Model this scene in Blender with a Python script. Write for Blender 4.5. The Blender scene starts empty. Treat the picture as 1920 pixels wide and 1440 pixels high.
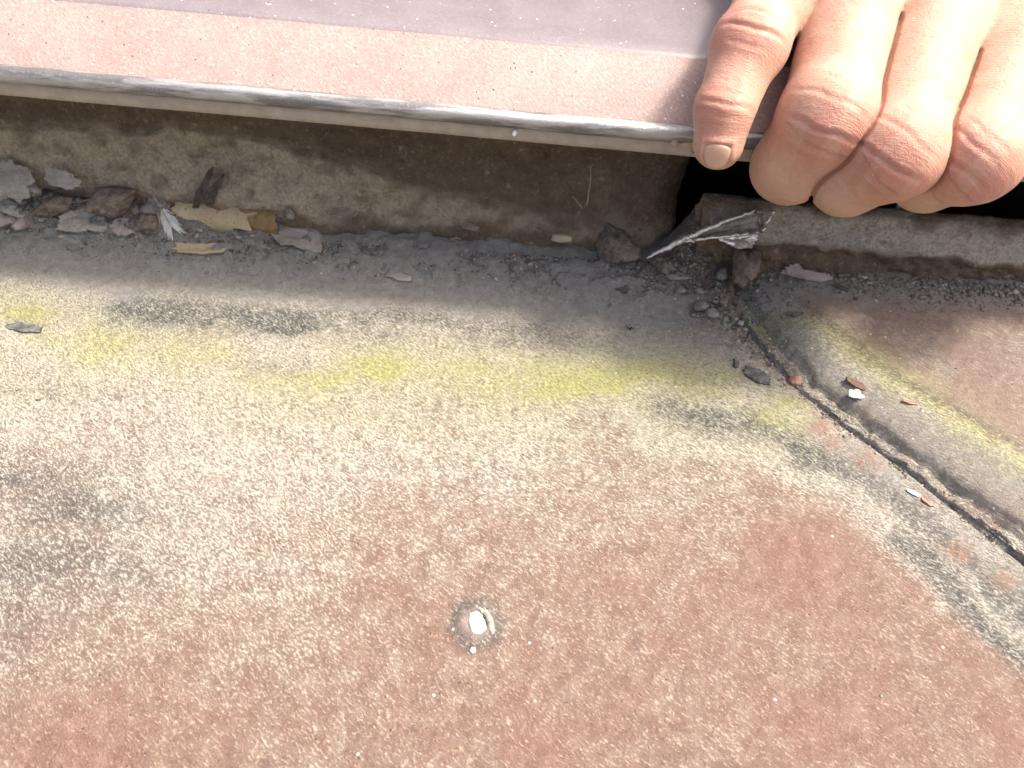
import bpy, bmesh, math, random
import numpy as np
from mathutils import Matrix, Vector, Euler

# ------------------------------------------------------------------ camera
MM = 0.001
F, CAM_H, PITCH, ROLL = 1450.0, 105.0, math.radians(45.0), math.radians(4.3)
scene = bpy.context.scene
cam_d = bpy.data.cameras.new('camera')
cam = bpy.data.objects.new('camera', cam_d)
scene.collection.objects.link(cam)
scene.camera = cam
cam_d.sensor_width = 36.0
cam_d.lens = 36.0 * F / 1920.0
cam_d.clip_start = 0.005
cam_d.clip_end = 50.0
RC = Matrix.Rotation(math.pi / 2 - PITCH, 3, 'X') @ Matrix.Rotation(ROLL, 3, 'Z')
cam.matrix_world = Matrix.Translation((0, 0, CAM_H * MM)) @ RC.to_4x4()
cam_d.dof.use_dof = True
cam_d.dof.focus_distance = 0.136
cam_d.dof.aperture_fstop = 38.0

# ------------------------------------------------------------------ sky, sun, exposure
SUN = Vector((0.44, 0.09, 0.88)).normalized()
world = bpy.data.worlds.new('World')
scene.world = world
world.use_nodes = True
wn = world.node_tree.nodes
wn.clear()
sky = wn.new('ShaderNodeTexSky')
sky.sky_type = 'NISHITA'
sky.sun_disc = False
sky.sun_elevation = math.asin(SUN.z)
sky.sun_rotation = math.atan2(SUN.x, SUN.y)
sky.dust_density = 10.0
sky.ozone_density = 0.4
bg = wn.new('ShaderNodeBackground')
bg.inputs[1].default_value = 0.15
wo = wn.new('ShaderNodeOutputWorld')
world.node_tree.links.new(sky.outputs[0], bg.inputs[0])
world.node_tree.links.new(bg.outputs[0], wo.inputs[0])
sun_d = bpy.data.lights.new('sun', 'SUN')
sun_d.energy = 2.5
sun_d.angle = math.radians(9.0)
sun_d.color = (1.0, 0.93, 0.82)
sun_o = bpy.data.objects.new('sun', sun_d)
sun_o.rotation_euler = SUN.to_track_quat('Z', 'Y').to_euler()
scene.collection.objects.link(sun_o)
vs = scene.view_settings
vs.view_transform = 'Standard'
vs.look = 'None'
vs.exposure = 1.2
vs.gamma = 1.0
scene.cycles.max_bounces = 8

# ------------------------------------------------------------------ numeric helpers (all in millimetres)
RCN = np.array(RC)
rng = np.random.default_rng(7)


def ray(px, py):
    return RCN @ np.array([(px - 960) / F, -(py - 720) / F, -1.0])


def at_depth(px, py, d):
    return np.array([0, 0, CAM_H]) + d * ray(px, py)


def at_z(px, py, z=0.0):
    r = ray(px, py)
    return np.array([0, 0, CAM_H]) + r * ((z - CAM_H) / r[2])


def at_y(px, py, y):
    r = ray(px, py)
    return np.array([0, 0, CAM_H]) + r * (y / r[1])


def _hash(ix, iy, iz, seed):
    h = (ix.astype(np.int64) * 374761393 + iy.astype(np.int64) * 668265263 + iz.astype(np.int64) * 2147483647 + seed * 974634777) & 0xFFFFFFFF
    h = ((h ^ (h >> 13)) * 1274126177) & 0xFFFFFFFF
    h = h ^ (h >> 16)
    return (h & 0xFFFFFF) / float(0xFFFFFF)


def vnoise(x, y, z=None, seed=0):
    if z is None:
        z = np.zeros_like(x)
    ix, iy, iz = np.floor(x), np.floor(y), np.floor(z)
    fx, fy, fz = x - ix, y - iy, z - iz
    fx, fy, fz = [f * f * f * (f * (f * 6 - 15) + 10) for f in (fx, fy, fz)]
    out = 0
    for dx in (0, 1):
        wx = fx if dx else 1 - fx
        for dy in (0, 1):
            wy = fy if dy else 1 - fy
            for dz in (0, 1):
                wz = fz if dz else 1 - fz
                out = out + wx * wy * wz * _hash(ix + dx, iy + dy, iz + dz, seed)
    return out * 2 - 1


def fbm(x, y, z=None, octv=4, seed=0, gain=0.5):
    a, s, t = 1.0, 0.0, 0.0
    for k in range(octv):
        f = 2.03 ** k
        s = s + a * vnoise(x * f + 17.3 * k, y * f - 9.1 * k, None if z is None else z * f + 5.7 * k, seed + k)
        t += a
        a *= gain
    return s / t


def sstep(a, b, v):
    t = np.clip((v - a) / (b - a), 0, 1)
    return t * t * (3 - 2 * t)


def poly_dist(x, y, pts):
    d = np.full(x.shape, 1e9)
    for (ax, ay), (bx, by) in zip(pts[:-1], pts[1:]):
        vx, vy = bx - ax, by - ay
        t = np.clip(((x - ax) * vx + (y - ay) * vy) / (vx * vx + vy * vy + 1e-9), 0, 1)
        d = np.minimum(d, np.hypot(x - ax - t * vx, y - ay - t * vy))
    return d


def shepard(x, y, ctrl, p=2.6):
    num = np.zeros_like(x)
    den = np.zeros_like(x)
    for cx, cy, v in ctrl:
        w = 1.0 / (((x - cx) ** 2 + (y - cy) ** 2 + 6.0) ** (p / 2))
        num += w * v
        den += w
    return num / den


def axis(lo, hi, step, out_lo, out_hi, grow=1.18):
    mid = list(np.arange(lo, hi + step * .5, step))
    a, s = [], step
    v = lo
    while v > out_lo:
        s *= grow
        v -= s
        a.append(v)
    b, s = [], step
    v = mid[-1]
    while v < out_hi:
        s *= grow
        v += s
        b.append(v)
    return np.array(a[::-1] + mid + b)


# ------------------------------------------------------------------ object helpers
COL = scene.collection


def tag(o, label=None, cat=None, group=None, kind=None):
    if label:
        o['label'] = label
    if cat:
        o['category'] = cat
    if group:
        o['group'] = group
    if kind:
        o['kind'] = kind
    return o


def empty(name, loc=(0, 0, 0)):
    o = bpy.data.objects.new(name, None)
    o.location = Vector(loc) * MM
    o.empty_display_size = 0.005
    COL.objects.link(o)
    return o


def mesh_obj(name, verts, faces, mat, parent=None, smooth=True, attrs=None, origin=None):
    """verts in mm (world). One mesh object; its origin sits at `origin`."""
    v = np.asarray(verts, dtype=np.float64)
    if origin is None:
        origin = np.zeros(3) if parent is None else np.array(parent.location) / MM
    origin = np.asarray(origin, dtype=np.float64)
    v = (v - origin) * MM
    me = bpy.data.meshes.new(name)
    f = np.asarray(faces) if not isinstance(faces, list) else None
    if f is not None and f.ndim == 2:
        n, k = f.shape
        me.vertices.add(len(v))
        me.vertices.foreach_set('co', v.astype(np.float32).ravel())
        me.loops.add(n * k)
        me.loops.foreach_set('vertex_index', f.astype(np.int32).ravel())
        me.polygons.add(n)
        me.polygons.foreach_set('loop_start', np.arange(0, n * k, k, dtype=np.int32))
        me.polygons.foreach_set('loop_total', np.full(n, k, dtype=np.int32))
        me.update(calc_edges=True)
    else:
        me.from_pydata(v.tolist(), [], [list(q) for q in faces])
        me.update()
    me.validate()
    if smooth:
        me.polygons.foreach_set('use_smooth', np.ones(len(me.polygons), dtype=bool))
    if attrs:
        for an, av in attrs.items():
            at = me.attributes.new(an, 'FLOAT', 'POINT')
            at.data.foreach_set('value', np.asarray(av, dtype=np.float32).ravel())
    o = bpy.data.objects.new(name, me)
    if parent is None:
        o.location = Vector(origin) * MM
    COL.objects.link(o)
    if parent is not None:
        o.parent = parent
        o.location = Vector(origin) * MM - parent.location
    me.materials.append(mat)
    return o


def grid_faces(nu, nv, flip=False):
    i = np.arange(nu * nv).reshape(nu, nv)
    a, b, c, d = i[:-1, :-1].ravel(), i[1:, :-1].ravel(), i[1:, 1:].ravel(), i[:-1, 1:].ravel()
    return np.stack([d, c, b, a] if flip else [a, b, c, d], 1)


# ------------------------------------------------------------------ material helpers
class NT:
    def __init__(self, name):
        self.m = bpy.data.materials.new(name)
        self.m.use_nodes = True
        self.t = self.m.node_tree
        self.t.nodes.clear()
        self.out = self.t.nodes.new('ShaderNodeOutputMaterial')
        self.b = self.t.nodes.new('ShaderNodeBsdfPrincipled')
        self.t.links.new(self.b.outputs[0], self.out.inputs[0])
        tc = self.t.nodes.new('ShaderNodeTexCoord')
        self.co = self.vmul(tc.outputs['Object'], (1000, 1000, 1000))

    def link(self, a, b):
        self.t.links.new(a, b)

    def put(self, sock, v):
        if hasattr(v, 'links') or isinstance(v, bpy.types.NodeSocket):
            self.t.links.new(v, sock)
        else:
            sock.default_value = v

    def vmul(self, v, s):
        n = self.t.nodes.new('ShaderNodeVectorMath')
        n.operation = 'MULTIPLY'
        self.put(n.inputs[0], v)
        n.inputs[1].default_value = s
        return n.outputs[0]

    def rot_scale(self, v, rz, s):
        n = self.t.nodes.new('ShaderNodeMapping')
        n.vector_type = 'POINT'
        r = self.t.nodes.new('ShaderNodeVectorRotate')
        r.rotation_type = 'Z_AXIS'
        self.put(r.inputs['Vector'], v)
        r.inputs['Angle'].default_value = rz
        self.put(n.inputs[0], r.outputs[0])
        n.inputs['Scale'].default_value = s
        return n.outputs[0]

    def noise(self, scale, detail=4, rough=.55, co=None, lac=2.0):
        n = self.t.nodes.new('ShaderNodeTexNoise')
        self.put(n.inputs['Vector'], self.co if co is None else co)
        n.inputs['Scale'].default_value = scale
        n.inputs['Detail'].default_value = detail
        n.inputs['Roughness'].default_value = rough
        n.inputs['Lacunarity'].default_value = lac
        return n.outputs[0]

    def voro(self, scale, co=None, feature='F1', rnd=1.0):
        n = self.t.nodes.new('ShaderNodeTexVoronoi')
        n.feature = feature
        self.put(n.inputs['Vector'], self.co if co is None else co)
        n.inputs['Scale'].default_value = scale
        n.inputs['Randomness'].default_value = rnd
        return n

    def ramp(self, v, lo, hi, a=0.0, b=1.0):
        n = self.t.nodes.new('ShaderNodeMapRange')
        n.interpolation_type = 'SMOOTHSTEP'
        self.put(n.inputs[0], v)
        self.put(n.inputs[1], lo)
        self.put(n.inputs[2], hi)
        self.put(n.inputs[3], a)
        self.put(n.inputs[4], b)
        return n.outputs[0]

    def math(self, op, a, b=0.0):
        n = self.t.nodes.new('ShaderNodeMath')
        n.operation = op
        self.put(n.inputs[0], a)
        self.put(n.inputs[1], b)
        return n.outputs[0]

    def mix(self, f, a, b):
        n = self.t.nodes.new('ShaderNodeMix')
        n.data_type = 'RGBA'
        self.put(n.inputs[0], f)
        self.put(n.inputs[6], a if not isinstance(a, tuple) else (*a, 1))
        self.put(n.inputs[7], b if not isinstance(b, tuple) else (*b, 1))
        return n.outputs[2]

    def attr(self, name):
        n = self.t.nodes.new('ShaderNodeAttribute')
        n.attribute_name = name
        return n.outputs['Fac']

    def bump(self, h, dist, strength=1.0, prev=None):
        n = self.t.nodes.new('ShaderNodeBump')
        n.inputs['Strength'].default_value = strength
        n.inputs['Distance'].default_value = dist * MM
        self.put(n.inputs['Height'], h)
        if prev is not None:
            self.put(n.inputs['Normal'], prev)
        return n.outputs[0]

    def done(self, color, rough=.8, normal=None, spec=.4, metal=0.0):
        self.put(self.b.inputs['Base Color'], color if not isinstance(color, tuple) else (*color, 1))
        self.put(self.b.inputs['Roughness'], rough)
        self.put(self.b.inputs['Specular IOR Level'], spec)
        self.put(self.b.inputs['Metallic'], metal)
        if normal is not None:
            self.put(self.b.inputs['Normal'], normal)
        return self.m


STREAK = math.radians(38)


def mat_roof():
    n = NT('weathered_roof_sheet')
    sc = n.rot_scale(n.co, STREAK, (0.6, 1.5, 1.0))
    g1 = n.noise(2.0, 5, .70, sc)
    g2 = n.noise(3.8, 3, .65, sc)
    big = n.noise(.16, 4, .6)
    mid = n.noise(.55, 5, .65)
    cream_a, algae_a, soot_a, dust_a, rust_a = [n.attr(k) for k in ('cream', 'algae', 'soot', 'dust', 'rust')]
    grain = n.math('ADD', n.math('MULTIPLY', g1, .62), n.math('MULTIPLY', g2, .38))
    # red-brown coat, mottled
    mot = n.noise(.28, 5, .7)
    base = n.mix(n.ramp(mid, .3, .7), (.262, .148, .115), (.36, .225, .182))
    base = n.mix(n.ramp(mot, .35, .65, .45, 0), base, (.20, .115, .09))
    base = n.mix(n.ramp(g2, .42, .62, 0, .5), base, (.185, .115, .09))  # gaps between grains darkened, micro-shadow in the colour
    # chalky grey film, thin where the cover is thin
    cover = n.math('ADD', cream_a, n.math('MULTIPLY', n.math('SUBTRACT', n.math('ADD', n.math('MULTIPLY', mot, .6), n.math('MULTIPLY', mid, .4)), .5), .75))
    base = n.mix(n.ramp(cover, .2, 1.0, 0, .9), base, n.mix(n.ramp(mot, .35, .65), (.19, .17, .14), (.285, .265, .225)))
    # pale grains standing in it: peach on the red coat, chalk white on the film
    thr = n.math('SUBTRACT', .59, n.math('MULTIPLY', n.ramp(cover, .0, 1.1), .115))
    cr = n.ramp(n.math('SUBTRACT', grain, thr), -.035, .06)
    creamc = n.mix(n.ramp(cover, .25, .85), (.50, .37, .28), n.mix(n.ramp(mid, .35, .65), (.48, .445, .37), (.59, .565, .50)))
    base = n.mix(cr, base, creamc)
    base = n.mix(n.ramp(n.noise(4.0, 3, .7, n.rot_scale(n.co, STREAK + .1, (0.6, 1.5, 1.0))), .56, .70, 0, .4), base, (.15, .12, .095))  # dark pits: micro-shadow among the grains, painted in
    # yellow-green algae
    al = n.math('MULTIPLY', algae_a, n.ramp(n.math('ADD', grain, n.math('MULTIPLY', mid, .4)), .42, .82, .25, 1.0))
    base = n.mix(al, base, n.mix(n.ramp(g1, .4, .65), (.27, .275, .075), (.50, .51, .20)))
    # soot and dark algae
    so = n.math('MULTIPLY', soot_a, n.ramp(n.math('ADD', n.math('MULTIPLY', grain, .85), n.math('MULTIPLY', mid, .15)), .46, .60, 1.0, .15))
    base = n.mix(so, base, n.mix(mid, (.05, .055, .056), (.10, .106, .104)))
    # grey dust, and the grey patch painted for the hand's shadow
    du = n.math('MULTIPLY', dust_a, n.ramp(grain, .3, .62, 1.0, .72))
    base = n.mix(du, base, n.mix(n.ramp(mid, .3, .7), (.275, .265, .25), (.375, .365, .345)))
    # rust-orange scuffs
    ru = n.math('MULTIPLY', rust_a, n.ramp(n.math('ADD', grain, mid), .85, 1.1))
    base = n.mix(n.math('MULTIPLY', ru, .7), base, (.36, .17, .105))
    # tiny dark and white specks
    v = n.voro(.75)
    base = n.mix(n.math('MULTIPLY', n.ramp(v.outputs['Distance'], .05, .16, 1, 0), n.ramp(n.noise(.4, 2), .52, .62)), base, (.055, .05, .045))
    v2 = n.voro(.21)
    base = n.mix(n.ramp(v2.outputs['Distance'], .03, .055, 1, 0), base, (.8, .8, .77))
    h = n.math('ADD', n.math('MULTIPLY', grain, .8), n.math('MULTIPLY', n.noise(4.5, 3, .6, sc), .35))
    nb = n.bump(h, 1.7, 1.0)
    nb = n.bump(mid, .5, .5, nb)
    return n.done(base, n.ramp(grain, .3, .7, .62, .9), nb, .45)


def mat_wall(name='stained_render', l1=(.38, .315, .225), l2=(.55, .48, .37)):
    n = NT(name)
    lime, dirt, dark = n.attr('lime'), n.attr('dirt'), n.attr('dark')
    a = n.noise(.35, 6, .65)
    b = n.noise(1.3, 5, .65)
    c = n.noise(4.0, 3, .6)
    base = n.mix(n.ramp(a, .3, .7), (.165, .122, .084), (.265, .205, .148))
    base = n.mix(n.math('MULTIPLY', lime, n.ramp(n.math('ADD', a, n.math('MULTIPLY', b, .5)), .42, .78, .25, 1)), base, n.mix(n.ramp(b, .3, .7), l1, l2))
    base = n.mix(n.math('MULTIPLY', dirt, n.ramp(b, .35, .65, .4, 1)), base, n.mix(c, (.105, .076, .053), (.195, .146, .104)))
    base = n.mix(dark, base, (.022, .016, .012))  # near-black towards the cavity, its shade put into the colour
    v = n.voro(.33)
    base = n.mix(n.math('MULTIPLY', n.ramp(n.math('ADD', v.outputs['Distance'], n.math('MULTIPLY', b, .3)), .25, .38, 1, 0), n.ramp(a, .5, .6)), base, (.33, .29, .24))
    fk = n.noise(.95, 4, .7)
    base = n.mix(n.math('MULTIPLY', n.ramp(fk, .58, .68, 0, .6), n.math('SUBTRACT', 1.0, n.math('MULTIPLY', dark, .7))), base, (.36, .315, .25))
    v2 = n.voro(.17)
    base = n.mix(n.math('MULTIPLY', n.ramp(v2.outputs['Distance'], .06, .12, .85, 0), n.ramp(b, .5, .55)), base, (.085, .04, .02))
    base = n.mix(n.ramp(c, .6, .78, 0, .35), base, (.09, .072, .055))
    nb = n.bump(n.math('ADD', n.math('MULTIPLY', b, .7), n.math('MULTIPLY', c, .3)), 1.7, .95)
    return n.done(base, .92, nb, .2)


def mat_plain(name, c1, c2, scale=1.0, rough=.85, bump=.4, spec=.3, detail=5, c3=None, metal=0.0):
    n = NT(name)
    a = n.noise(scale, detail, .62)
    b = n.noise(scale * 4.3, 3, .6)
    base = n.mix(n.ramp(a, .32, .68), c1, c2)
    if c3:
        base = n.mix(n.ramp(b, .55, .72), base, c3)
    nb = n.bump(n.math('ADD', a, n.math('MULTIPLY', b, .5)), bump, .8)
    return n.done(base, rough, nb, spec, metal)


def mat_flash(name, c1, c2, rough, dust, spec=.5, metal=.0):
    n = NT(name)
    s = n.rot_scale(n.co, STREAK, (0.5, 1.3, 1.0))
    a = n.noise(.12, 4, .6)
    g = n.noise(2.4, 4, .6, s)
    base = n.mix(n.ramp(a, .3, .7), c1, c2)
    base = n.mix(n.ramp(g, .5, .66, 0, .6 * dust), base, (.52, .415, .37))
    base = n.mix(n.ramp(g, .34, .46, .45 * dust, 0), base, (.26, .17, .155))
    v = n.voro(.8)
    w = n.noise(.35, 2)
    m1 = n.math('MULTIPLY', n.ramp(v.outputs['Distance'], .10, .2, 1, 0), n.ramp(w, .60 - .09 * dust, .66 - .09 * dust))
    base = n.mix(m1, base, (.82, .76, .70))
    vb = n.voro(.8, n.rot_scale(n.co, .3, (1, 1, 1)))
    m2 = n.math('MULTIPLY', n.ramp(vb.outputs['Distance'], .09, .18, 1, 0), n.ramp(n.noise(.5, 2, .5), .54, .60))
    base = n.mix(m2, base, (.10, .08, .08))
    h = n.math('ADD', n.math('MULTIPLY', g, .5 * dust), m1)
    nb = n.bump(h, .22, .6)
    return n.done(base, n.ramp(g, .3, .7, rough, rough + .16 * dust), nb, spec, metal)


def mat_skin():
    n = NT('skin')
    red = n.attr('red')
    pale = n.attr('pale')
    a = n.noise(.16, 4, .6)
    b = n.noise(1.1, 5, .62)
    pores = n.voro(1.7)
    base = n.mix(n.ramp(a, .32, .68), (.50, .30, .218), (.56, .365, .27))
    base = n.mix(n.math('MULTIPLY', red, .7), base, (.52, .225, .175))
    base = n.mix(pale, base, (.50, .36, .255))  # beige of the shaded undersides, painted into the skin
    base = n.mix(n.ramp(b, .5, .72, 0, .35), base, (.42, .20, .13))
    # fine skin lines run across the finger, crossed by finer ones; pores between
    cb = n.t.nodes.new('ShaderNodeCombineXYZ')
    n.link(n.attr('along'), cb.inputs[0])
    n.link(n.attr('across'), cb.inputs[1])
    lines = n.noise(1.0, 4, .7, n.rot_scale(cb.outputs[0], 0, (1.9, .22, 1)))
    cross = n.noise(1.0, 3, .6, n.rot_scale(cb.outputs[0], .5, (.5, 1.8, 1)))
    ridged = n.math('ABSOLUTE', n.math('SUBTRACT', lines, .5))
    ridged = n.ramp(ridged, 0, .12)
    ridged2 = n.ramp(n.math('ABSOLUTE', n.math('SUBTRACT', cross, .5)), 0, .10)
    amt = n.ramp(red, .1, .9, .35, .8)
    h = n.math('ADD', n.math('MULTIPLY', n.math('ADD', n.math('MULTIPLY', ridged, .6), n.math('MULTIPLY', ridged2, .3)), amt), n.math('MULTIPLY', n.ramp(pores.outputs['Distance'], 0, .45), .2))
    nb = n.bump(h, .26, .6)
    base = n.mix(n.math('MULTIPLY', n.math('SUBTRACT', 1.0, ridged), n.math('MULTIPLY', amt, .28)), base, (.40, .17, .12))
    hair = n.voro(.75)
    base = n.mix(n.math('MULTIPLY', n.ramp(hair.outputs['Distance'], .06, .13, .5, 0), n.ramp(n.noise(.2, 2), .48, .58)), base, (.25, .13, .08))
    m = n.done(base, n.ramp(b, .3, .7, .42, .56), nb, .4)
    n.b.inputs['Subsurface Weight'].default_value = .35
    n.b.inputs['Subsurface Radius'].default_value = (1.0, .38, .22)
    n.b.inputs['Subsurface Scale'].default_value = .0016
    return m


def mat_granule():
    n = NT('grit')
    t = n.attr('tone')
    w = n.attr('warm')
    base = n.mix(t, (.085, .076, .066), (.33, .31, .28))
    base = n.mix(w, base, (.20, .155, .12))
    return n.done(base, .9, n.bump(n.noise(2.5, 4), .3, .6), .25)


M = dict(
    roof=mat_roof(), wall=mat_wall(), cement=mat_wall('weathered_cement', (.36, .335, .285), (.56, .53, .47)), skin=mat_skin(), grit=mat_granule(),
    top=mat_flash('mauve_metal', (.15, .13, .143), (.175, .152, .165), .34, .25, .5),  # cap panel darker and more mauve than the drip face
    face=mat_flash('dusty_pink_painted_metal', (.345, .245, .222), (.40, .285, .26), .4, 1.0, .5),
    bead=mat_flash('worn_bare_metal', (.30, .30, .30), (.42, .42, .42), .26, .5, .5, .85),
    lip=mat_plain('grey_beige_lip', (.29, .26, .22), (.36, .33, .28), .3, .6, .15),
    nail=mat_plain('nail', (.44, .29, .212), (.47, .315, .232), .3, .4, .05, .4),
    stone=mat_plain('grey_stone', (.15, .135, .12), (.27, .25, .225), .5, .9, .5, .2, 5, (.08, .07, .06)),
    clod=mat_plain('earth_clod', (.12, .095, .075), (.24, .20, .165), .6, .95, .9, .15, 6, (.30, .26, .22)),
    flake=mat_plain('grey_flake', (.27, .245, .21), (.37, .34, .295), .4, .9, .4, .2, 5, (.17, .15, .13)),
    pinkflake=mat_plain('pink_flake', (.27, .225, .215), (.35, .30, .285), .4, .85, .25),
    tan=mat_plain('tan_peel', (.36, .285, .17), (.45, .37, .25), .28, .7, .3, .3, 5, (.27, .18, .085)),
    brownpeel=mat_plain('brown_peel', (.17, .105, .045), (.25, .17, .08), .4, .7, .3),
    darkleaf=mat_plain('dark_dry_leaf', (.05, .042, .035), (.12, .10, .085), .6, .8, .3),
    feather_w=mat_plain('white_barbs', (.50, .49, .45), (.62, .61, .57), .8, .8, .1),
    feather_b=mat_plain('brown_barbs', (.17, .135, .11), (.26, .215, .18), .8, .85, .1),
    twig=mat_plain('dry_twig', (.15, .115, .085), (.27, .22, .17), .8, .85, .2),
    straw=mat_plain('pale_straw', (.33, .28, .20), (.42, .36, .27), .8, .8, .1),
    red=mat_plain('red_chip', (.33, .15, .12), (.42, .22, .18), 1, .7, .2),
    redstone=mat_plain('red_brown_pebble', (.24, .12, .095), (.34, .20, .165), 1, .8, .3),
    woodchip=mat_plain('brown_chip', (.11, .065, .05), (.16, .095, .075), 1, .8, .3),
    white=mat_plain('white_chip', (.80, .80, .78), (.86, .86, .84), 1, .7, .1),
    crust=mat_plain('black_crust', (.05, .05, .05), (.14, .14, .135), .9, .9, .5),
    cavity=mat_plain('dark_cavity', (.02, .014, .010), (.035, .024, .017), .3, .95, .3, .1),  # near-black, so the shade of the gap sits in the colour
    strip=mat_plain('pale_strip', (.38, .33, .29), (.44, .39, .34), .4, .7, .1),
    arm_end=mat_plain('shirt', (.10, .12, .16), (.13, .15, .2), .4, .9, .2),
)


def mat_film():
    n = NT('torn_glossy_film')
    a = n.noise(.9, 4, .6)
    base = n.mix(n.ramp(a, .3, .7), (.46, .44, .39), (.70, .68, .62))  # bright base stands in for sky reflected along the folds
    nb = n.bump(n.noise(.8, 3, .5), .5, .6)
    return n.done(base, .18, nb, 1.0, .5)


M['film'] = mat_film()
M['film_web'] = mat_plain('dark_film', (.085, .078, .062), (.20, .18, .15), .5, .16, .3, 1.0)


def mat_bead():
    n = NT('worn_rolled_metal')
    st = n.rot_scale(n.co, 0, (.12, 1, 1))
    a = n.noise(.5, 4, .6, st)
    g = n.noise(2.2, 4, .65)
    base = n.mix(n.ramp(a, .42, .58), (.13, .13, .135), (.36, .36, .36))
    base = n.mix(n.ramp(g, .55, .7, 0, .6), base, (.34, .30, .27))
    return n.done(base, n.ramp(g, .3, .7, .34, .6), n.bump(n.math('ADD', a, n.math('MULTIPLY', g, .4)), .35, .6), .5, n.ramp(a, .4, .6, .3, .7))


M['bead'] = mat_bead()

# ------------------------------------------------------------------ surfaces as height functions
SEAM = np.array([(38, 160), (40.5, 148), (43.7, 140), (47.5, 130), (52, 118), (56.3, 108.8), (63.5, 99.5), (71.7, 90.3), (85, 72.8), (104, 47), (400, -330), (2600, -3000)], float)


def seam_x(y):
    y = np.asarray(y, float)
    return np.interp(-y, -SEAM[:, 1], SEAM[:, 0])


MOUNDS = [(34, 139, 12, 5.5, 3.4), (38, 146, 4.5, 5, 12.0), (43, 133, 5, 6, 1.2), (-86, 144, 16, 5, 3.5), (-110, 145, 10, 5, 3.5), (-60, 147, 12, 4, 1.5)]


def h_main(x, y):
    x = np.asarray(x, float)
    y = np.asarray(y, float)
    z = 4.2 * sstep(127, 149, y) + .5 * fbm(x / 38, y / 30, octv=3, seed=11)
    md = sum(np.exp(-(((x - a) / sx) ** 2 + ((y - b) / sy) ** 2)) for a, b, sx, sy, hh in MOUNDS)
    for a, b, sx, sy, hh in MOUNDS:
        z = z + hh * np.exp(-(((x - a) / sx) ** 2 + ((y - b) / sy) ** 2))
    z = z + np.clip(md, 0, 1) * (2.0 * fbm(x / 3.2, y / 2.4, octv=5, seed=67, gain=.65))
    v = x - seam_x(y)
    z = z - .9 * np.exp(-((v + .5) / .5) ** 2) + .5 * sstep(-9, -2, v)
    return z


def h_right(v, x, y):
    sh = np.clip((v - 3.0) / 15.0, 0, 1)
    z = 1.1 + 5.8 * np.sqrt(np.clip(1 - (1 - sh) ** 2, 0, 1)) + .012 * np.clip(v - 18, 0, 200)
    z = z + 2.2 * sstep(126, 146, y) * .7 + .4 * fbm(x / 30, y / 30, octv=3, seed=21)
    return z


def on_roof(px, py):
    """Point of the roof seen at that pixel of the photograph, on the sheet it belongs to."""
    z = 0.0
    for _ in range(60):
        p = at_z(px, py, z)
        v = p[0] - float(seam_x(p[1]))
        z += .3 * ((float(h_main(p[0], p[1])) if v < 0 else float(h_right(np.array(v), p[0], p[1]))) - z)
    return np.array([p[0], p[1], z])


def gp(pts):
    return [tuple(at_z(a, b)[:2]) for a, b in pts]


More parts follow.
